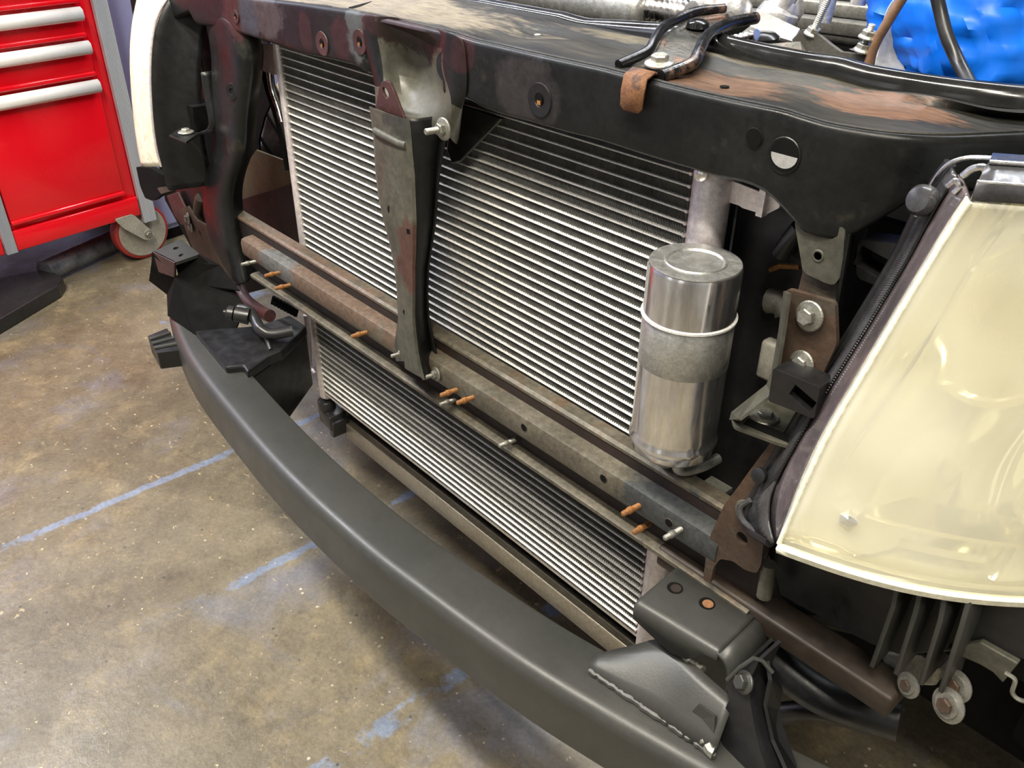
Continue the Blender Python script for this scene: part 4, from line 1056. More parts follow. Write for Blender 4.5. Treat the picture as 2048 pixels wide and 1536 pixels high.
# lower rusty foot bracket with a hole and two legs
yG = -0.058
p = [aty(1545, 880, yG), aty(1600, 896, yG), aty(1560, 960, yG), aty(1530, 1060, yG), aty(1522, 1130, yG), aty(1513, 1147, yG), aty(1490, 1140, yG), aty(1465, 1122, yG), aty(1440, 1118, yG), aty(1427, 1135, yG),
     aty(1420, 1168, yG), aty(1406, 1160, yG), aty(1412, 1112, yG), aty(1420, 1072, yG), aty(1448, 1010, yG), aty(1475, 975, yG), aty(1500, 940, yG)]
ft = prism('foot_bracket', rounded(p, 0.003), (0, 0.004, 0), 'rust', car, holes=[(aty(1484, 1077, yG), (0.0050, 0.0058))], bev=0.001, label='rusty foot bracket with a hole below the right headlight')
q = MB(); pts = [aty(1527, 1066, yG-.002), aty(1500, 1055, yG-.002), aty(1480, 1030, yG-.002), aty(1478, 1010, yG-.002), aty(1488, 1005, yG-.002), aty(1510, 1010, yG-.002)]
q.tube(catmull(pts), 0.0026, 8); q.build('pressed_ring', 'olive', ft, True)
q = MB(); c = aty(1513, 1038, yG-.001); q.lathe(c, (0, -1, 0), [(0, 0.012), (0.0012, 0.011), (0.0015, 0.0)], 22); q.build('disc', 'railweb', ft, True)
p = [aty(1447, 905, -.02), aty(1550, 900, -.02), aty(1500, 960, -.02), aty(1470, 1010, -.02), aty(1420, 990, -.02)]
q = MB(); q.tube([aty(1340, 958, -.02), aty(1360, 972, -.02), aty(1400, 985, -.02), aty(1444, 1005, -.02)], 0.006, 8); q.build('rubber_strip', 'orangerust', car, True)
q = MB(); q.obox(aty(1408, 968, -.024), (0.022, 0, 0.0), (0, 0.01, 0), (0, 0, 0.004)); q.build('clip', 'dullzinc', car)
# mottled grey block and fittings seen between tank and bracket
q = MB(); a = aty(1520, 690, 0.02); q.obox(a+Vector((0, 0, -0.03)), (0.022, 0, 0), (0, 0.02, 0), (0, 0, 0.035)); o = q.build('coupling', 'castgrey', car); bevel(o, 0.003)
q = MB(); q.tube([aty(1540, 600, 0.03), aty(1566, 605, 0.03), aty(1575, 625, 0.03)], 0.011, 12); q.build('fitting', 'dullzinc', car, True)
q = MB(); q.tube([aty(1540, 540, 0.03), aty(1560, 532, 0.03), aty(1600, 534, 0.03)], 0.0022, 8); q.build('wire', 'stud', car, True)
q = MB(); q.tube([aty(1560, 510, 0.02), aty(1580, 480, 0.02), aty(1600, 455, 0.02)], 0.007, 10); q.tube([aty(1545, 570, 0.04), aty(1570, 550, 0.04), aty(1600, 545, 0.04)], 0.009, 10); q.build('hose', 'blackrubber', car, True)

# ---------------- right headlight
seam = [aty(1540, 1085, -.080), aty(1500, 1058, -.066), aty(1500, 1010, -.062), aty(1600, 830, -.052), aty(1700, 670, -.042), aty(1790, 520, -.034), aty(1835, 430, -.030), aty(1875, 360, -.028), aty(1900, 326, -.028)]
facee = [aty(1560, 1088, -.105), aty(1538, 1072, -.108), aty(1560, 1020, -.108), aty(1650, 860, -.100), aty(1745, 700, -.092), aty(1842, 540, -.084), aty(1895, 455, -.081), aty(1928, 400, -.079), aty(1955, 380, -.078)]
def seamat(t, l):
    k = t*(len(l)-1); i = min(int(k), len(l)-2); return l[i].lerp(l[i+1], k-i)
hr = empty('headlight', (0.93, -0.05, 0.58)); hr.parent = car; hr.matrix_parent_inverse = world_of(car).inverted()
hr['label'] = 'right headlight with hazed cream lens, nearest the viewer'
S_ = catmull(seam, 5)
def lrow(a, t, s, push=0.0):
    ex, ey = 0.165-0.050*t, 0.070+0.030*t
    return a+Vector((ex*s, ey*s+0.045*s**3-0.006*math.sin(PI*s)+push, 0.0))
inn = catmull([aty(1558, 1087, -.108), aty(1650, 885, -.102), aty(1745, 720, -.094), aty(1842, 556, -.086), aty(1905, 455, -.081), aty(1940, 404, -.080)], 5)
NPR = 40
PR = [(seamat(i/NPR, S_), seamat(i/NPR, inn)) for i in range(NPR+1)]
q = MB(); q.tube([a for a, b_ in PR], 0.0038, 10); q.build('seam_bead', 'plastic', hr, True)
q = MB(); q.grid([[a.lerp(b_, .05), a.lerp(b_, .36)] for a, b_ in PR]); o = q.build('ribbed_seal', 'lensrib', hr, True); solid(o, 0.002)
q = MB()
for i in range(150):
    t = 0.25+0.65*i/150; a = seamat(t, S_); b_ = seamat(t, inn)
    q.tube([a.lerp(b_, .16)+Vector((0, -0.001, 0)), a.lerp(b_, .38)+Vector((0, -.001, 0))], 0.0006, 5)
q.build('seal_rib', 'black', hr, False)['kind'] = 'stuff'
q = MB(); q.grid([[a.lerp(b_, u)+Vector((0, 0.004*math.sin(PI*u), 0)) for u in (.36, .5, .65, .8, .9)] for a, b_ in PR]); o = q.build('lens_side', 'lenswall', hr, True); solid(o, 0.002)
q = MB(); q.grid([[a.lerp(b_, u) for u in (.88, .95, 1.0)] for a, b_ in PR]); o = q.build('lens_margin', 'lensedge', hr, True); solid(o, 0.002)
rows = [[lrow(a, i/(len(inn)-1), j/20) for j in range(21)] for i, a in enumerate(inn)]
q = MB(); q.grid(rows); lens = q.build('lens', MT['lens'], hr, True); solid(lens, 0.0025, 0)
q = MB(); q.tube([r[0] for r in rows], 0.0018, 10); q.build('lens_edge', 'lensedge', hr, True)
lowE = [p_+Vector((0, 0.003, -0.0045)) for p_ in rows[0]]
q = MB(); q.grid([[p_+Vector((0, 0, .001)), p_+Vector((0, -.003, -.002)), p_+Vector((0, -.001, -.007)), p_+Vector((0, .010, -.011)), p_+Vector((0, .03, -.012))] for p_ in rows[0]]); o = q.build('lower_rim', 'lensedge', hr, True, 'cream lower rim'); solid(o, 0.0015)
# ledges and bezels inside the lens, all cream white
q = MB()
q.grid([[lrow(inn[0], 0, j/20)+Vector((0.001, y_, z_)) for y_, z_ in ((0.004, 0.002), (0.012, 0.004), (0.030, 0.0065), (0.033, 0.011))] for j in range(21)])
q.build('lower_ledge', 'reflector', hr, True)
q = MB()
q.grid([[lrow(inn[1], 0.04, j/20)+Vector((0.006, y_, z_)) for y_, z_ in ((0.018, 0.014), (0.017, 0.018), (0.030, 0.020), (0.045, 0.022))] for j in range(2, 21)])
q.build('lower_ledge', 'reflector', hr, True)
q = MB(); q.grid([[a+Vector((x_, y_, 0)) for x_, y_ in ((0.001, 0.003), (0.006, 0.006), (0.009, 0.018), (0.010, 0.045))] for a in inn]); q.build('inner_bezel', 'reflector', hr, True)
# clear flange above
tE = rows[-1]
q = MB(); q.grid([[p_+Vector((0, 0.0, 0.001)), p_+Vector((-0.001, 0.004, 0.009)), p_+Vector((-0.004, 0.020, 0.015)), p_+Vector((-0.008, 0.034, 0.016))] for p_ in tE]); o = q.build('upper_flange', 'lensrib', hr, True); solid(o, 0.002)
q = MB(); q.tube([p_+Vector((-0.003, 0.018, 0.0165)) for p_ in tE], 0.0012, 8); q.tube([p_+Vector((-0.001, 0.004, 0.0095)) for p_ in tE], 0.0010, 8)
q.tube(catmull([aty(1832, 432, -.034), aty(1860, 375, -.035), aty(1888, 335, -.036), aty(1925, 318, -.036), aty(1975, 316, -.030), aty(2060, 322, -.02)]), 0.0014, 8)
q.build('upper_seam', 'alu', hr, True)
q = MB(); c = aty(1850, 402, -.045)
q.lathe(c, (-0.2, -1, 0.3), [(0, 0.009), (0.005, 0.009), (0.008, 0.007), (0.009, 0.003), (0.009, 0)], 24); q.build('locating_tab', 'lensrib', hr, True)
q = MB(); q.tube(catmull([aty(1895, 372, -.06), aty(1910, 362, -.06), aty(1920, 372, -.06), aty(1908, 385, -.06)]), 0.0018, 8); q.tube(catmull([aty(1925, 352, -.06), aty(1945, 338, -.06), aty(1968, 335, -.06), aty(1972, 345, -.06)]), 0.002, 8)
q.build('flange_curl', 'alu', hr, True)
q = MB(); q.tube(catmull([aty(1500, 1000, -.066), aty(1482, 1015, -.066), aty(1486, 1040, -.068), aty(1512, 1062, -.070), aty(1535, 1072, -.074)]), 0.0022, 8); q.build('corner_loop', 'lensrib', hr, True)
q = MB(); c = aty(1522, 950, -.066); q.lathe(c, (-0.1, -1, 0.3), [(0, 0.006), (0.004, 0.006), (0.005, 0.003), (0.005, 0)], 16); q.build('screw', 'plastic', hr, True)
# reflector bowl with facets
from mathutils import noise as mnoise
q = MB(); rws = []
for i in range(61):
    t = i/60; a = seamat(t, inn); r = []
    for j in range(61):
        s = j/60; base = lrow(a, t, s)
        d = 0.014+0.050*math.sin(PI*min(1, max(0, t)))**0.5*math.sin(PI*min(1, s*0.8+0.02))**0.5
        d += 0.030*mnoise.noise(Vector((s*2.6+1, t*3.1, 0.3)))+0.010*mnoise.noise(Vector((s*6, t*5.5, 2.3)))
        d += 0.010*max(0, math.sin(s*38))**2 if s < 0.16 else 0
        if s > 0.32: d += 0.010*max(0, math.sin((s-0.32)*9))
        r.append(base+Vector((0.002, max(0.010, d), 0)))
    rws.append(r)
q.grid(rws); rf_ = q.build('reflector', 'reflector', hr, True)
q = MB(); cc = aty(1985, 640, -.03)
q.lathe(cc, (-0.30, -0.90, 0.15), [(0, 0.046), (-0.004, 0.050), (0.003, 0.052), (0.004, 0.048), (-0.004, 0.044), (-0.028, 0.022), (-0.032, 0.010), (-0.012, 0.010), (-0.010, 0.0)], 40)
q.build('reflector_bowl', 'reflector', rf_, True)
q = MB(); cc = aty(1700, 1022, -.082)
q.lathe(cc, (0.35, -0.85, 0.3), [(0, 0.010), (0.010, 0.011), (0.016, 0.006), (0.017, 0.0)], 6); q.build('marker_bulb', 'reflector', rf_, False)

# ---------------- bumper-cover leftovers and undertray below the right headlight
p = [aty(1530, 1085, -.03), aty(1640, 1100, -.03), aty(1800, 1140, -.03), aty(2100, 1225, -.03), aty(2100, 1330, -.03), aty(1960, 1300, -.03), aty(1800, 1310, -.03), aty(1745, 1290, -.03), aty(1690, 1262, -.03), aty(1560, 1190, -.03)]
prism('undertray', p, (0, 0.006, 0), 'plastic', car, bev=0.001, label='black plastic undertray below the right headlight')
q = MB(); q.grid([[atz(1560, 1160, .50), atz(1575, 1205, .48), atz(1600, 1240, .46)], [atz(1640, 1180, .50), atz(1660, 1230, .49), atz(1690, 1262, .46)], [atz(1700, 1200, .52), atz(1740, 1262, .49), atz(1755, 1275, .47)], [atz(1780, 1200, .52), atz(1790, 1250, .49), atz(1800, 1280, .46)]])
o = q.build('tray_lip', 'plastic', car, True); subd(o, 2); solid(o, 0.003)
for px0, py0, px1, py1, px2, py2 in ((1800, 1150, 1785, 1215, 1742, 1335), (1845, 1165, 1830, 1225, 1790, 1350), (1892, 1175, 1880, 1240, 1840, 1370), (1940, 1190, 1922, 1255, 1880, 1385)):
    q = MB(); A, B_, C_ = aty(px0, py0, -.055), aty(px1, py1, -.062), aty(px2, py2, -.050)
    q.grid([[A, A+Vector((0, .03, 0))], [B_, B_+Vector((0, .03, 0))], [C_, C_+Vector((0, .03, 0))]])
    o = q.build('tray_rib', 'bumper', car, False); solid(o, 0.0035, 0); bevel(o, 0.0008)
q = MB(); q.tube([aty(1538, 1128, -.05), aty(1535, 1150, -.05), aty(1528, 1192, -.05)], 0.0062, 14); q.build('rubber_stop', 'olive', car, True)
p = [aty(1900, 1250, -.02), aty(1960, 1310, -.02), aty(2035, 1330, -.02), aty(2000, 1370, -.02), aty(1985, 1350, -.02), aty(1900, 1315, -.02)]
prism('rusty_plate', [aty(1890, 1300, -.035), aty(1960, 1285, -.035), aty(2036, 1328, -.035), aty(2005, 1366, -.035), aty(1985, 1345, -.035), aty(1960, 1330, -.035)], (0, .006, 0), 'olive', car, bev=0.001)
p = [aty(1760, 1300, -.02), aty(1840, 1310, -.02), aty(1880, 1340, -.02), aty(1870, 1375, -.02), aty(1800, 1370, -.02), aty(1765, 1345, -.02)]
prism('bolt_plate', p, (0, .02, 0), 'dullzinc', car, bev=0.003)
for px, pyy, rr, yy in ((1818, 1370, 0.008, -.04), (1915, 1372, 0.0095, -.04), (1898, 1410, 0.0105, -.05)):
    hexbolt('rusted_bolt', aty(px, pyy, yy), (-0.35, -0.9, 0.25), rr*0.55, 'rust', car, washer=0, head=0.9)
    b = MB(); b.lathe(aty(px, pyy, yy), (-0.35, -0.9, 0.25), [(0, rr*1.2), (0.0012, rr*1.2), (0.002, rr*0.9), (0.0035, rr*0.85), (0.0035, rr*0.6)], 24); b.build('washer', 'dullzinc', car, True)
# lower black crossmember tube and its white lit brim
q = MB(); q.tube(catmull([aty(1505, 1290, -.03), aty(1560, 1330, -.02), aty(1640, 1385, -.01), aty(1720, 1415, 0.0), aty(1800, 1440, 0.01)]), 0.018, 18)
q.build('frame_tube', 'plastic', car, True, 'black round frame tube under the right headlight')
q = MB(); q.tube(catmull([aty(1545, 1425, -.0), aty(1620, 1420, .01), aty(1680, 1432, .02), aty(1740, 1452, .03)]), 0.009, 12); q.build('brace_bar', 'plastic', car, True)
# drooping support arm at the bottom edge
q = MB()
def chan(L_, R_, m, d):
    q_ = MB(); q_.grid([[a+Vector((0, d, 0)), a, b_, b_+Vector((0, d, 0))] for a, b_ in zip(L_, R_)]); return q_
Lp = [aty(1500, 1318, -.10), aty(1455, 1362, -.105), aty(1462, 1400, -.11), aty(1440, 1450, -.115), aty(1450, 1500, -.12), aty(1480, 1580, -.125)]
Rp = [aty(1515, 1322, -.10), aty(1498, 1362, -.105), aty(1500, 1400, -.11), aty(1508, 1450, -.115), aty(1520, 1500, -.12), aty(1548, 1580, -.125)]
o = chan(Lp, Rp, 'bumper', 0.03).build('support_arm', 'black', car, False, 'dark grey channel arm hanging below the right bumper bracket'); solid(o, 0.003, 0)
arm = o
Lq = [aty(1535, 1322, -.095), aty(1540, 1360, -.10), aty(1530, 1410, -.105), aty(1545, 1480, -.11), aty(1590, 1580, -.12)]
Rq = [aty(1552, 1345, -.075), aty(1562, 1380, -.08), aty(1556, 1420, -.085), aty(1562, 1480, -.09), aty(1600, 1560, -.10)]
q = MB(); q.grid([[a, b_] for a, b_ in zip(Lq, Rq)]); solid(q.build('outer_blade', 'plastic', arm, False), 0.003)
hexbolt('bolt', aty(1490, 1365, -.108), (-0.4, -0.8, 0.4), 0.0062, 'bumper', arm, washer=1.5)
q = MB(); q.tube([aty(1455, 1360, -.112), aty(1480, 1335, -.108), aty(1508, 1316, -.103), aty(1525, 1322, -.10), aty(1545, 1345, -.097)], 0.0018, 8); q.build('edge', 'bumper', arm, True)
# wire
q = MB(); q.tube(catmull([aty(2010, 1345, -.05), aty(2030, 1360, -.05), aty(2025, 1385, -.05), aty(2040, 1400, -.05), aty(2070, 1405, -.05)]), 0.0015, 6); q.build('wire', 'dullzinc', car, True)

# body masses that shade the floor: underbody, fenders, right wheel arch
q = MB(); q.box((-0.42, 0.20, 0.24), (1.10, 2.9, 0.34)); q.build('underbody', 'dark', car)
q = MB(); q.box((0.98, 0.16, 0.30), (1.12, 0.9, 0.80)); q.build('fender', 'dark', car)
q = MB(); q.box((-0.62, 0.62, 0.42), (-0.56, 1.6, 0.84)); q.build('fender', 'dark', car)

# ---------------- hood latch bracket over the top
C3 = [Vector((0.536, -0.048, 0.838)), Vector((0.536, -0.047, 0.866)), Vector((0.536, -0.040, 0.876)), Vector((0.536, -0.006, 0.879)), Vector((0.533, 0.030, 0.887)), Vector((0.528, 0.055, 0.902)), Vector((0.522, 0.085, 0.913)), Vector((0.519, 0.125, 0.917)), Vector((0.517, 0.165, 0.914))]
ys = [-0.026, 0.004, 0.020, 0.040, 0.065, 0.095, 0.125]
Lk = [(1237, 130), (1292, 104), (1308, 82), (1322, 60), (1345, 44), (1390, 24), (1448, 17)]
Rk = [(1323, 153), (1382, 128), (1397, 106), (1408, 82), (1425, 64), (1462, 46), (1512, 36)]
LK = catmull([aty(a, b_, y) for (a, b_), y in zip(Lk, ys)], 6)
RK = catmull([aty(a, b_, y+0.004) for (a, b_), y in zip(Rk, ys)], 6)
q = MB(); q.grid([[a+Vector((0.004, 0, -0.004)), a.lerp(b_, .2)+Vector((0, 0, -.007)), a.lerp(b_, .5)+Vector((0, 0, -.0065)), a.lerp(b_, .8)+Vector((0, 0, -.007)), b_+Vector((-0.004, 0, -0.004))] for a, b_ in zip(LK, RK)])
lb = q.build('hood_latch_bracket', 'latchpaint', car, True, 'chipped black channel bracket over the upper crossmember'); solid(lb, 0.002)
q = MB(); q.tube(LK, 0.0040, 14); q.build('rolled_edge', 'latchedge', lb, True)
q = MB(); q.tube(RK, 0.0048, 14); q.build('rolled_edge', 'latchedge', lb, True)
q = MB()
for K, r in ((LK, 0.0031), (RK, 0.0038)):
    d = (K[0]-K[1]).normalized(); q.lathe(K[0]+d*0.0003, d, [(0, r), (0.0005, r)], 16)
q.build('tube_bore', 'dark', lb)
tl, tr = aty(1248, 140, -0.0455), aty(1293, 152, -0.0455)
q = MB(); q.grid([[LK[2].lerp(RK[2], .22)+Vector((0, 0, -.005)), LK[2].lerp(RK[2], .72)+Vector((0, 0, -.005))], [Vector((tl.x, -0.036, 0.8775)), Vector((tr.x, -0.036, 0.8775))], [Vector((tl.x, -0.0445, 0.874)), Vector((tr.x, -0.0445, 0.874))], [Vector((tl.x, -0.0465, 0.864)), Vector((tr.x, -0.0465, 0.864))],
             [Vector((tl.x+0.0005, -0.0465, 0.853)), Vector((tr.x-0.0005, -0.0465, 0.853))], [Vector((tl.x+0.004, -0.0465, 0.850)), Vector((tr.x-0.004, -0.0465, 0.850))]])
o = q.build('tab', 'orangerust', lb, True, 'orange rusted tab folded over the front edge'); solid(o, 0.002)
hexbolt('bolt', LK[6].lerp(RK[5], .47)+Vector((0, -0.006, -.0035)), (0.05, -0.1, 1), 0.0068, 'zinc', lb, washer=1.7, head=0.8)
q = MB(); q.lathe(LK[27].lerp(RK[27], .42)+Vector((0, 0, -.005)), (0, 0, 1), [(0, 0.010), (0.004, 0.009), (0.006, 0.006), (0.006, 0)], 20); q.build('rubber_button', 'blackgloss', lb, True)

# ---------------- engine bay behind the crossmember
q = MB(); q.box((0.44, 0.20, 0.70), (1.0, 1.2, 0.76)); q.build('engine_bay_floor', 'dark', car)
# black strut brace and round grommet
q = MB(); A = aty(1440, 85, .15)
p = [aty(1440, 105, .155), aty(1470, 95, .16), aty(1600, 85, .17), aty(1625, 128, .165), aty(1610, 130, .16)]
q.add(p+[v+Vector((0, 0.05, -0.03)) for v in p], [(0, 1, 2, 3, 4), (1, 6, 7, 2), (2, 7, 8, 3)]); solid(q.build('upper_mount', 'latchpaint', car), 0.002)
c = aty(1527, 78, .175); q = MB(); q.lathe(c, (0, -0.1, 1), [(-0.006, 0.013), (-0.002, 0.0145), (0.002, 0.014), (0.005, 0.010), (0.006, 0)], 28); q.build('rubber_grommet', 'blackgloss', car, True)
q = MB(); pts = [aty(1436+i*5.2, 88-i*1.2, .16) for i in range(16)]; q.tube(pts, 0.005, 10, True, [0.0052 if i % 2 else 0.0040 for i in range(16)]); q.build('ribbed_bolt', 'alu', car, True)
# pale grey plastic web
p = [aty(1478, 72, .20), aty(1500, 55, .20), aty(1515, 20, .22), aty(1600, 60, .22), aty(1585, 85, .20), aty(1540, 72, .20)]
q = MB(); q.add(p, [(0, 1, 2, 3, 4, 5)]); solid(q.build('grey_cover', 'greyplastic', car), 0.003)
# olive manifold bracket with studs
p = [aty(1580, 82, .20), aty(1602, 58, .20), aty(1640, 70, .20), aty(1662, 88, .20), aty(1682, 102, .20), aty(1735, 108, .20), aty(1740, 140, .20), aty(1620, 135, .20)]
prism('manifold_bracket', p, (0, 0.006, -0.001), 'engine', car, bev=0.001)
def rodbolt(pb, pt, nuts, r=0.0032):
    b = MB(); d = (pt-pb); L_ = d.length; d.normalize(); prof = []; h = 0
    while h < L_: prof += [(h, r), (h+0.0008, r*0.86)]; h += 0.0016
    b.lathe(pb, d, prof, 14); o = b.build('threaded_rod', 'zinc', car, True)
    for t in nuts: hexbolt('nut', pb+d*t, d, 0.0062, 'zinc', o, washer=1.25, head=0.8)
    return o
rodbolt(aty(1622, 72, .205), aty(1660, -10, .205), (0.001, ))
rodbolt(aty(1722, 108, .20), aty(1745, 48, .20), (0.002, 0.013))
prism('washer_plate', [aty(1698, 98, .20), aty(1712, 104, .20), aty(1735, 112, .20), aty(1722, 108, .20)], (0, 0.01, 0), 'tan', car, bev=0)
# brown pipe, grey shell
q = MB(); q.tube(catmull([aty(1733, 150, .20), aty(1738, 125, .20), aty(1752, 85, .20), aty(1778, 40, .20), aty(1812, -15, .20)]), 0.0042, 12); q.build('brown_pipe', 'brownpipe', car, True)
q = MB(); q.grid([[aty(1785, -10, .24), aty(1815, -10, .26)], [aty(1762, 40, .23), aty(1800, 30, .26)], [aty(1760, 80, .23), aty(1800, 90, .26)], [aty(1745, 130, .22), aty(1805, 130, .26)], [aty(1742, 160, .20), aty(1835, 170, .215)]])
o = q.build('grey_housing', 'greyplastic', car, True); solid(o, 0.003); subd(o, 2)
# engine: ribbed valve cover and cast manifold
zE = .86
q = MB(); q.box((0.36, 0.56, 0.80), (0.95, 1.0, 0.91)); 
vc = q.build('valve_cover', 'engine', car, False); bevel(vc, 0.01)
for i in range(6):
    q = MB(); x = 0.40+0.09*i
    y0 = 0.36+0.012*i
    A = Vector((0.34, 0.355+0.04*i, 0.845+0.011*i))
    q.obox(A, (0.27, -0.014, 0.007), (0, 0.016, 0), (0, 0, 0.016)); bevel(q.build('ribbed_casting', 'dullzinc' if i % 2 else 'engine', vc), 0.003)
for i, (px, pyy, L_) in enumerate(((1755-35, 10, 22), (1652, 45, 30), (1560, 35, 42), (1855-40, 0, 20))):
    q = MB(); c = aty(px-5, pyy, .28); q.tube([c, c+Vector((0, 0.002, 0.035))], 0.008, 14, True, [0.0072, 0.0085]); q.build('cast_boss', 'cast', vc, True)
rr_ = random.Random(5)
for i, (px, pyy, yy, s_) in enumerate(((1345, 8, .22, .016), (1385, 2, .23, .018), (1440, 5, .24, .02), (1480, 2, .24, .016), (1545, 18, .26, .024), (1420, -10, .24, .02), (1330, -8, .25, .016), (1570, 0, .27, .02))):
    c = aty(px, pyy, yy); q = MB()
    n = 10; 
    q.lathe(c+Vector((0, 0, -s_)), (rr_.uniform(-.4, .4), rr_.uniform(-.4, .4), 1), [(0, s_*.8), (s_*.5, s_), (s_*1.1, s_*.8), (s_*1.2, s_*.45), (s_*1.7, s_*.4), (s_*1.7, 0)], 9)
    q.build('cast_fitting', 'cast', car, True)
q = MB(); q.tube([aty(1320, 6, .25), aty(1352, 2, .25)], 0.009, 10, True); q.build('copper_coil', 'orangerust', car, True)

# ================================================================== blue glove-like cover and cable on it
def blue_bag():
    bm = bmesh.new(); bmesh.ops.create_icosphere(bm, subdivisions=5, radius=1)
    rn = random.Random(2)
    from mathutils import noise
    c = aty(1945, 70, .30)
    for v in bm.verts:
        p = v.co.copy(); n_ = p.normalized()
        f = 1+0.20*noise.noise(p*1.3+Vector((3, 1, 2)))+0.12*abs(noise.noise(Vector((p.x*2.2, p.y*2.2, p.z*5))+Vector((1, 5, 2))))
        f -= 0.05*(1-min(1, abs(noise.noise(Vector((p.x*3.0+p.z*1.5, p.y*2, p.z*1.0)))*3.5)))**3
        f += 0.012*noise.noise(p*4)
        v.co = Vector((p.x*0.082, p.y*0.07, p.z*0.070))*f+c
    me = bpy.data.meshes.new('glove'); bm.to_mesh(me); bm.free()
    o = link('plastic_cover', me, 'blue', None, True)
    return tag(o, 'crumpled bright blue plastic sheet wrapped over a part in the engine bay', 'plastic sheet')
blue_bag()
q = MB(); q.tube(catmull([aty(1868, -35, .20), aty(1880, 20, .20), aty(1893, 70, .195), aty(1912, 115, .19), aty(1930, 150, .18), aty(1950, 190, .165)]), 0.0052, 14)
o = q.build('cable', 'blackrubber', None, True); tag(o, 'black cable hanging over the blue plastic sheet', 'cable')

# ================================================================== red rolling tool chest
ANG = math.radians(9); D = Vector((-math.sin(ANG), math.cos(ANG), 0)); NV = Vector((math.cos(ANG), math.sin(ANG), 0)); UP = Vector((0, 0, 1))
P0 = Vector((-1.36, 0.205, 0.0))
def tb(s, z, d=0.0): return P0+D*s+UP*z+NV*d       # s along the face, d out of it
def tbox(name, s0, s1, z0, z1, d0, d1, m, parent, bw=0.003, label=None):
    q = MB(); q.obox(tb(s0, z0, d0), D*(s1-s0), NV*(d1-d0), UP*(z1-z0)); o = q.build(name, m, parent, False, label)
    if bw: bevel(o, bw)
    return o
chest = empty('tool_chest', tb(-0.35, 0.0, -0.25), 'red rolling tool chest with bright silver drawer pulls', 'tool chest')
body = tbox('body', -0.80, 0.0, 0.137, 0.98, -0.45, -0.006, 'red', chest, 0.004)
DR = [(0.205, 0.511), (0.520, 0.604), (0.613, 0.682), (0.692, 0.77), (0.78, 0.86)]
for z0, z1 in DR:
    dr = tbox('drawer', -0.340, -0.036, z0, z1, -0.006, 0.004, 'red', chest, 0.003)
    tbox('ledge', -0.340, -0.036, z0, z0+0.012, 0.003, 0.010, 'red', dr, 0.004)
    q = MB(); zz = z1-0.028
    q.grid([[tb(s, zz+0.028, 0.004), tb(s, zz+0.030, 0.012), tb(s, zz+0.024, 0.022), tb(s, zz+0.008, 0.024), tb(s, zz, 0.018)] for s in (-0.338, -0.038)])
    o = q.build('pull', 'silver', dr, True, 'silver full width drawer pull'); solid(o, 0.002)
    drl = tbox('drawer', -0.78, -0.395, z0, z1, -0.006, 0.004, 'red', chest, 0.003)
tbox('base_rail', -0.345, -0.004, 0.139, 0.192, -0.006, 0.006, 'red', chest, 0.003)
tbox('base_rail', -0.80, -0.375, 0.139, 0.175, -0.006, 0.004, 'red', chest, 0.003)
pq = MB()
def post(name, s0, s1, z0, z1):
    q = MB(); n = 9; row0 = []; 
    for i in range(n*2+1):
        s = s0+(s1-s0)*i/(n*2); row0.append((s, 0.010+(0.0015 if i % 2 else 0)))
    q.grid([[tb(s, z, d) for s, d in [(s0, -0.004)]+row0+[(s1, -0.004)]] for z in (z0, z1)])
    return q.build(name, 'post', chest, False, 'ribbed grey corner post')
post('corner_post', -0.001, 0.036, 0.115, 0.98)
post('corner_post', -0.372, -0.346, 0.139, 0.98)
tbox('side', 0.0, 0.034, 0.12, 0.98, -0.45, -0.006, 'red', chest, 0.003)
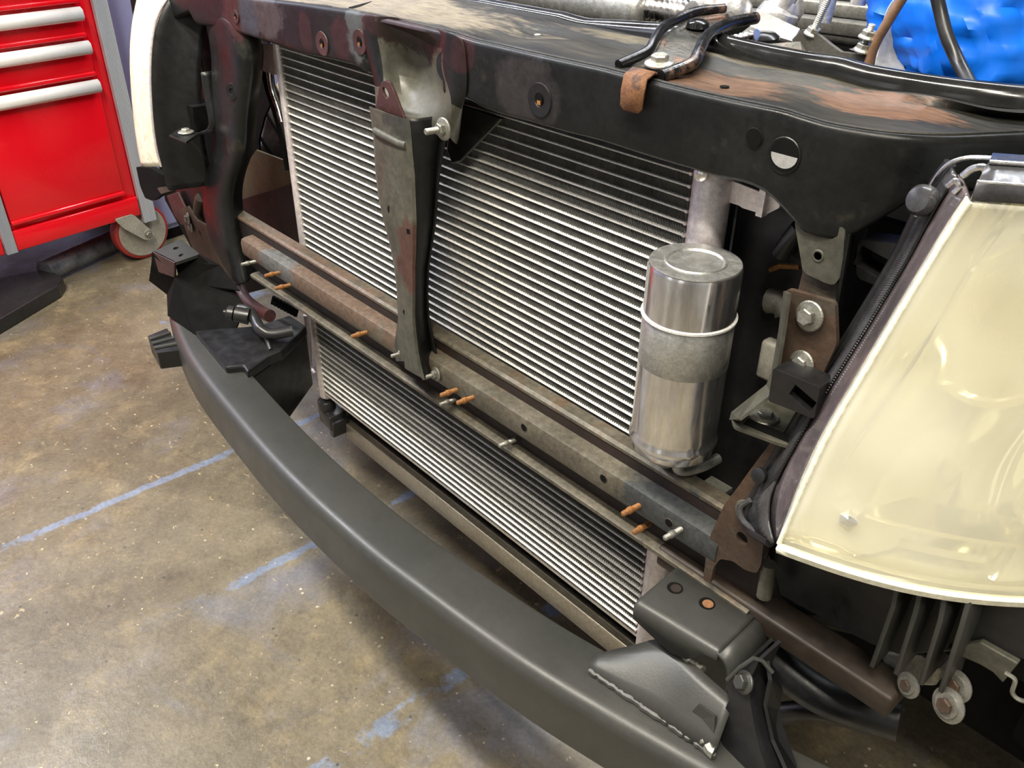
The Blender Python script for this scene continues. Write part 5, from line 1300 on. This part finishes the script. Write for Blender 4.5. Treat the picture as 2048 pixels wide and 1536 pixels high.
def caster(s):
    w_c = tb(s, 0.0815, -0.035)
    q = MB(); q.lathe(w_c-NV*0.018, NV, [(0, 0.066), (0.0, 0.0745), (0.004, 0.080), (0.018, 0.0815), (0.032, 0.080), (0.036, 0.0745), (0.036, 0.070)], 56)
    wh = q.build('wheel', 'wheelred', chest, True, 'red caster tyre with grey hub')
    q = MB(); q.lathe(w_c-NV*0.010, NV, [(0, 0.066), (0.029, 0.071), (0.031, 0.069), (0.031, 0.02), (0.036, 0.018), (0.036, 0)], 48); q.build('hub', 'castgrey', wh, True)
    a = tb(s-0.065, 0.152, -0.008); b_ = tb(s-0.045, 0.152, -0.008)
    q = MB(); p = [tb(s-0.085, 0.150, 0.008), tb(s-0.030, 0.150, 0.008), tb(s+0.018, 0.078, 0.008), tb(s+0.006, 0.062, 0.008), tb(s-0.014, 0.068, 0.008), tb(s-0.066, 0.118, 0.008)]
    prism('fork', rounded(p, 0.01), NV*0.004, 'castgrey', chest, bev=0.001)
    hexbolt('axle', tb(s, 0.0815, 0.010), NV, 0.008, 'dullzinc', chest, washer=1.6)
caster(0.0); caster(-0.72)

# neighbour: smooth lavender steel cabinet to the right of the chest
cb = empty('storage_cabinet', tb(0.45, 0.0, -0.35), 'smooth lavender blue cabinet standing beyond the red tool chest', 'cabinet')
tbox('door', 0.058, 0.75, 0.05, 1.3, -0.10, -0.085, 'lavender', cb, 0.003)
tbox('body', 0.054, 0.78, 0.03, 1.35, -0.55, -0.10, 'lavender', cb, 0.002)
tbox('plinth', 0.058, 0.78, 0.0, 0.03, -0.55, -0.10, 'dark', cb, 0.0)
tbox('gap_strip', 0.050, 0.057, 0.05, 1.3, -0.10, -0.083, 'primer', cb, 0.0, 'dark maroon strip painted for the gap beside the chest')  # dark strip stands for the shaded gap between chest and cabinet

# things on the floor under the chest
q = MB(); A = tb(-0.33, 0.055, -0.02); 
q.tube([tb(-0.27, 0.036, -0.07), tb(-0.04, 0.036, -0.13)], 0.030, 28)
o = q.build('metal_tube', 'castgrey', None, True); tag(o, 'scuffed grey tube lying under the red tool chest', 'tube')
o.data.materials[0] = mat('scuffed_blue_grey', (0.10, 0.11, 0.13), (0.24, 0.25, 0.28), 30, 0.35, 0.5, 0.2)
q = MB(); pts = [atz(-40, 560, .05), atz(60, 515, .05), atz(95, 545, .05), atz(95, 555, .05), atz(60, 575, .05), atz(-40, 600, .05)]
o = prism('floor_mat', [Vector((-1.30, -0.32, 0.036)), Vector((-1.10, -0.34, 0.036)), Vector((-1.27, -0.075, 0.036)), Vector((-1.31, -0.05, 0.036)), Vector((-1.40, -0.06, 0.036)), Vector((-1.45, -0.3, 0.036))], (0, 0, -0.035), 'blackrubber', None, bev=0.004)
o.name = 'tool_case'; tag(o, 'flat black case lying on the floor by the left edge', 'case')
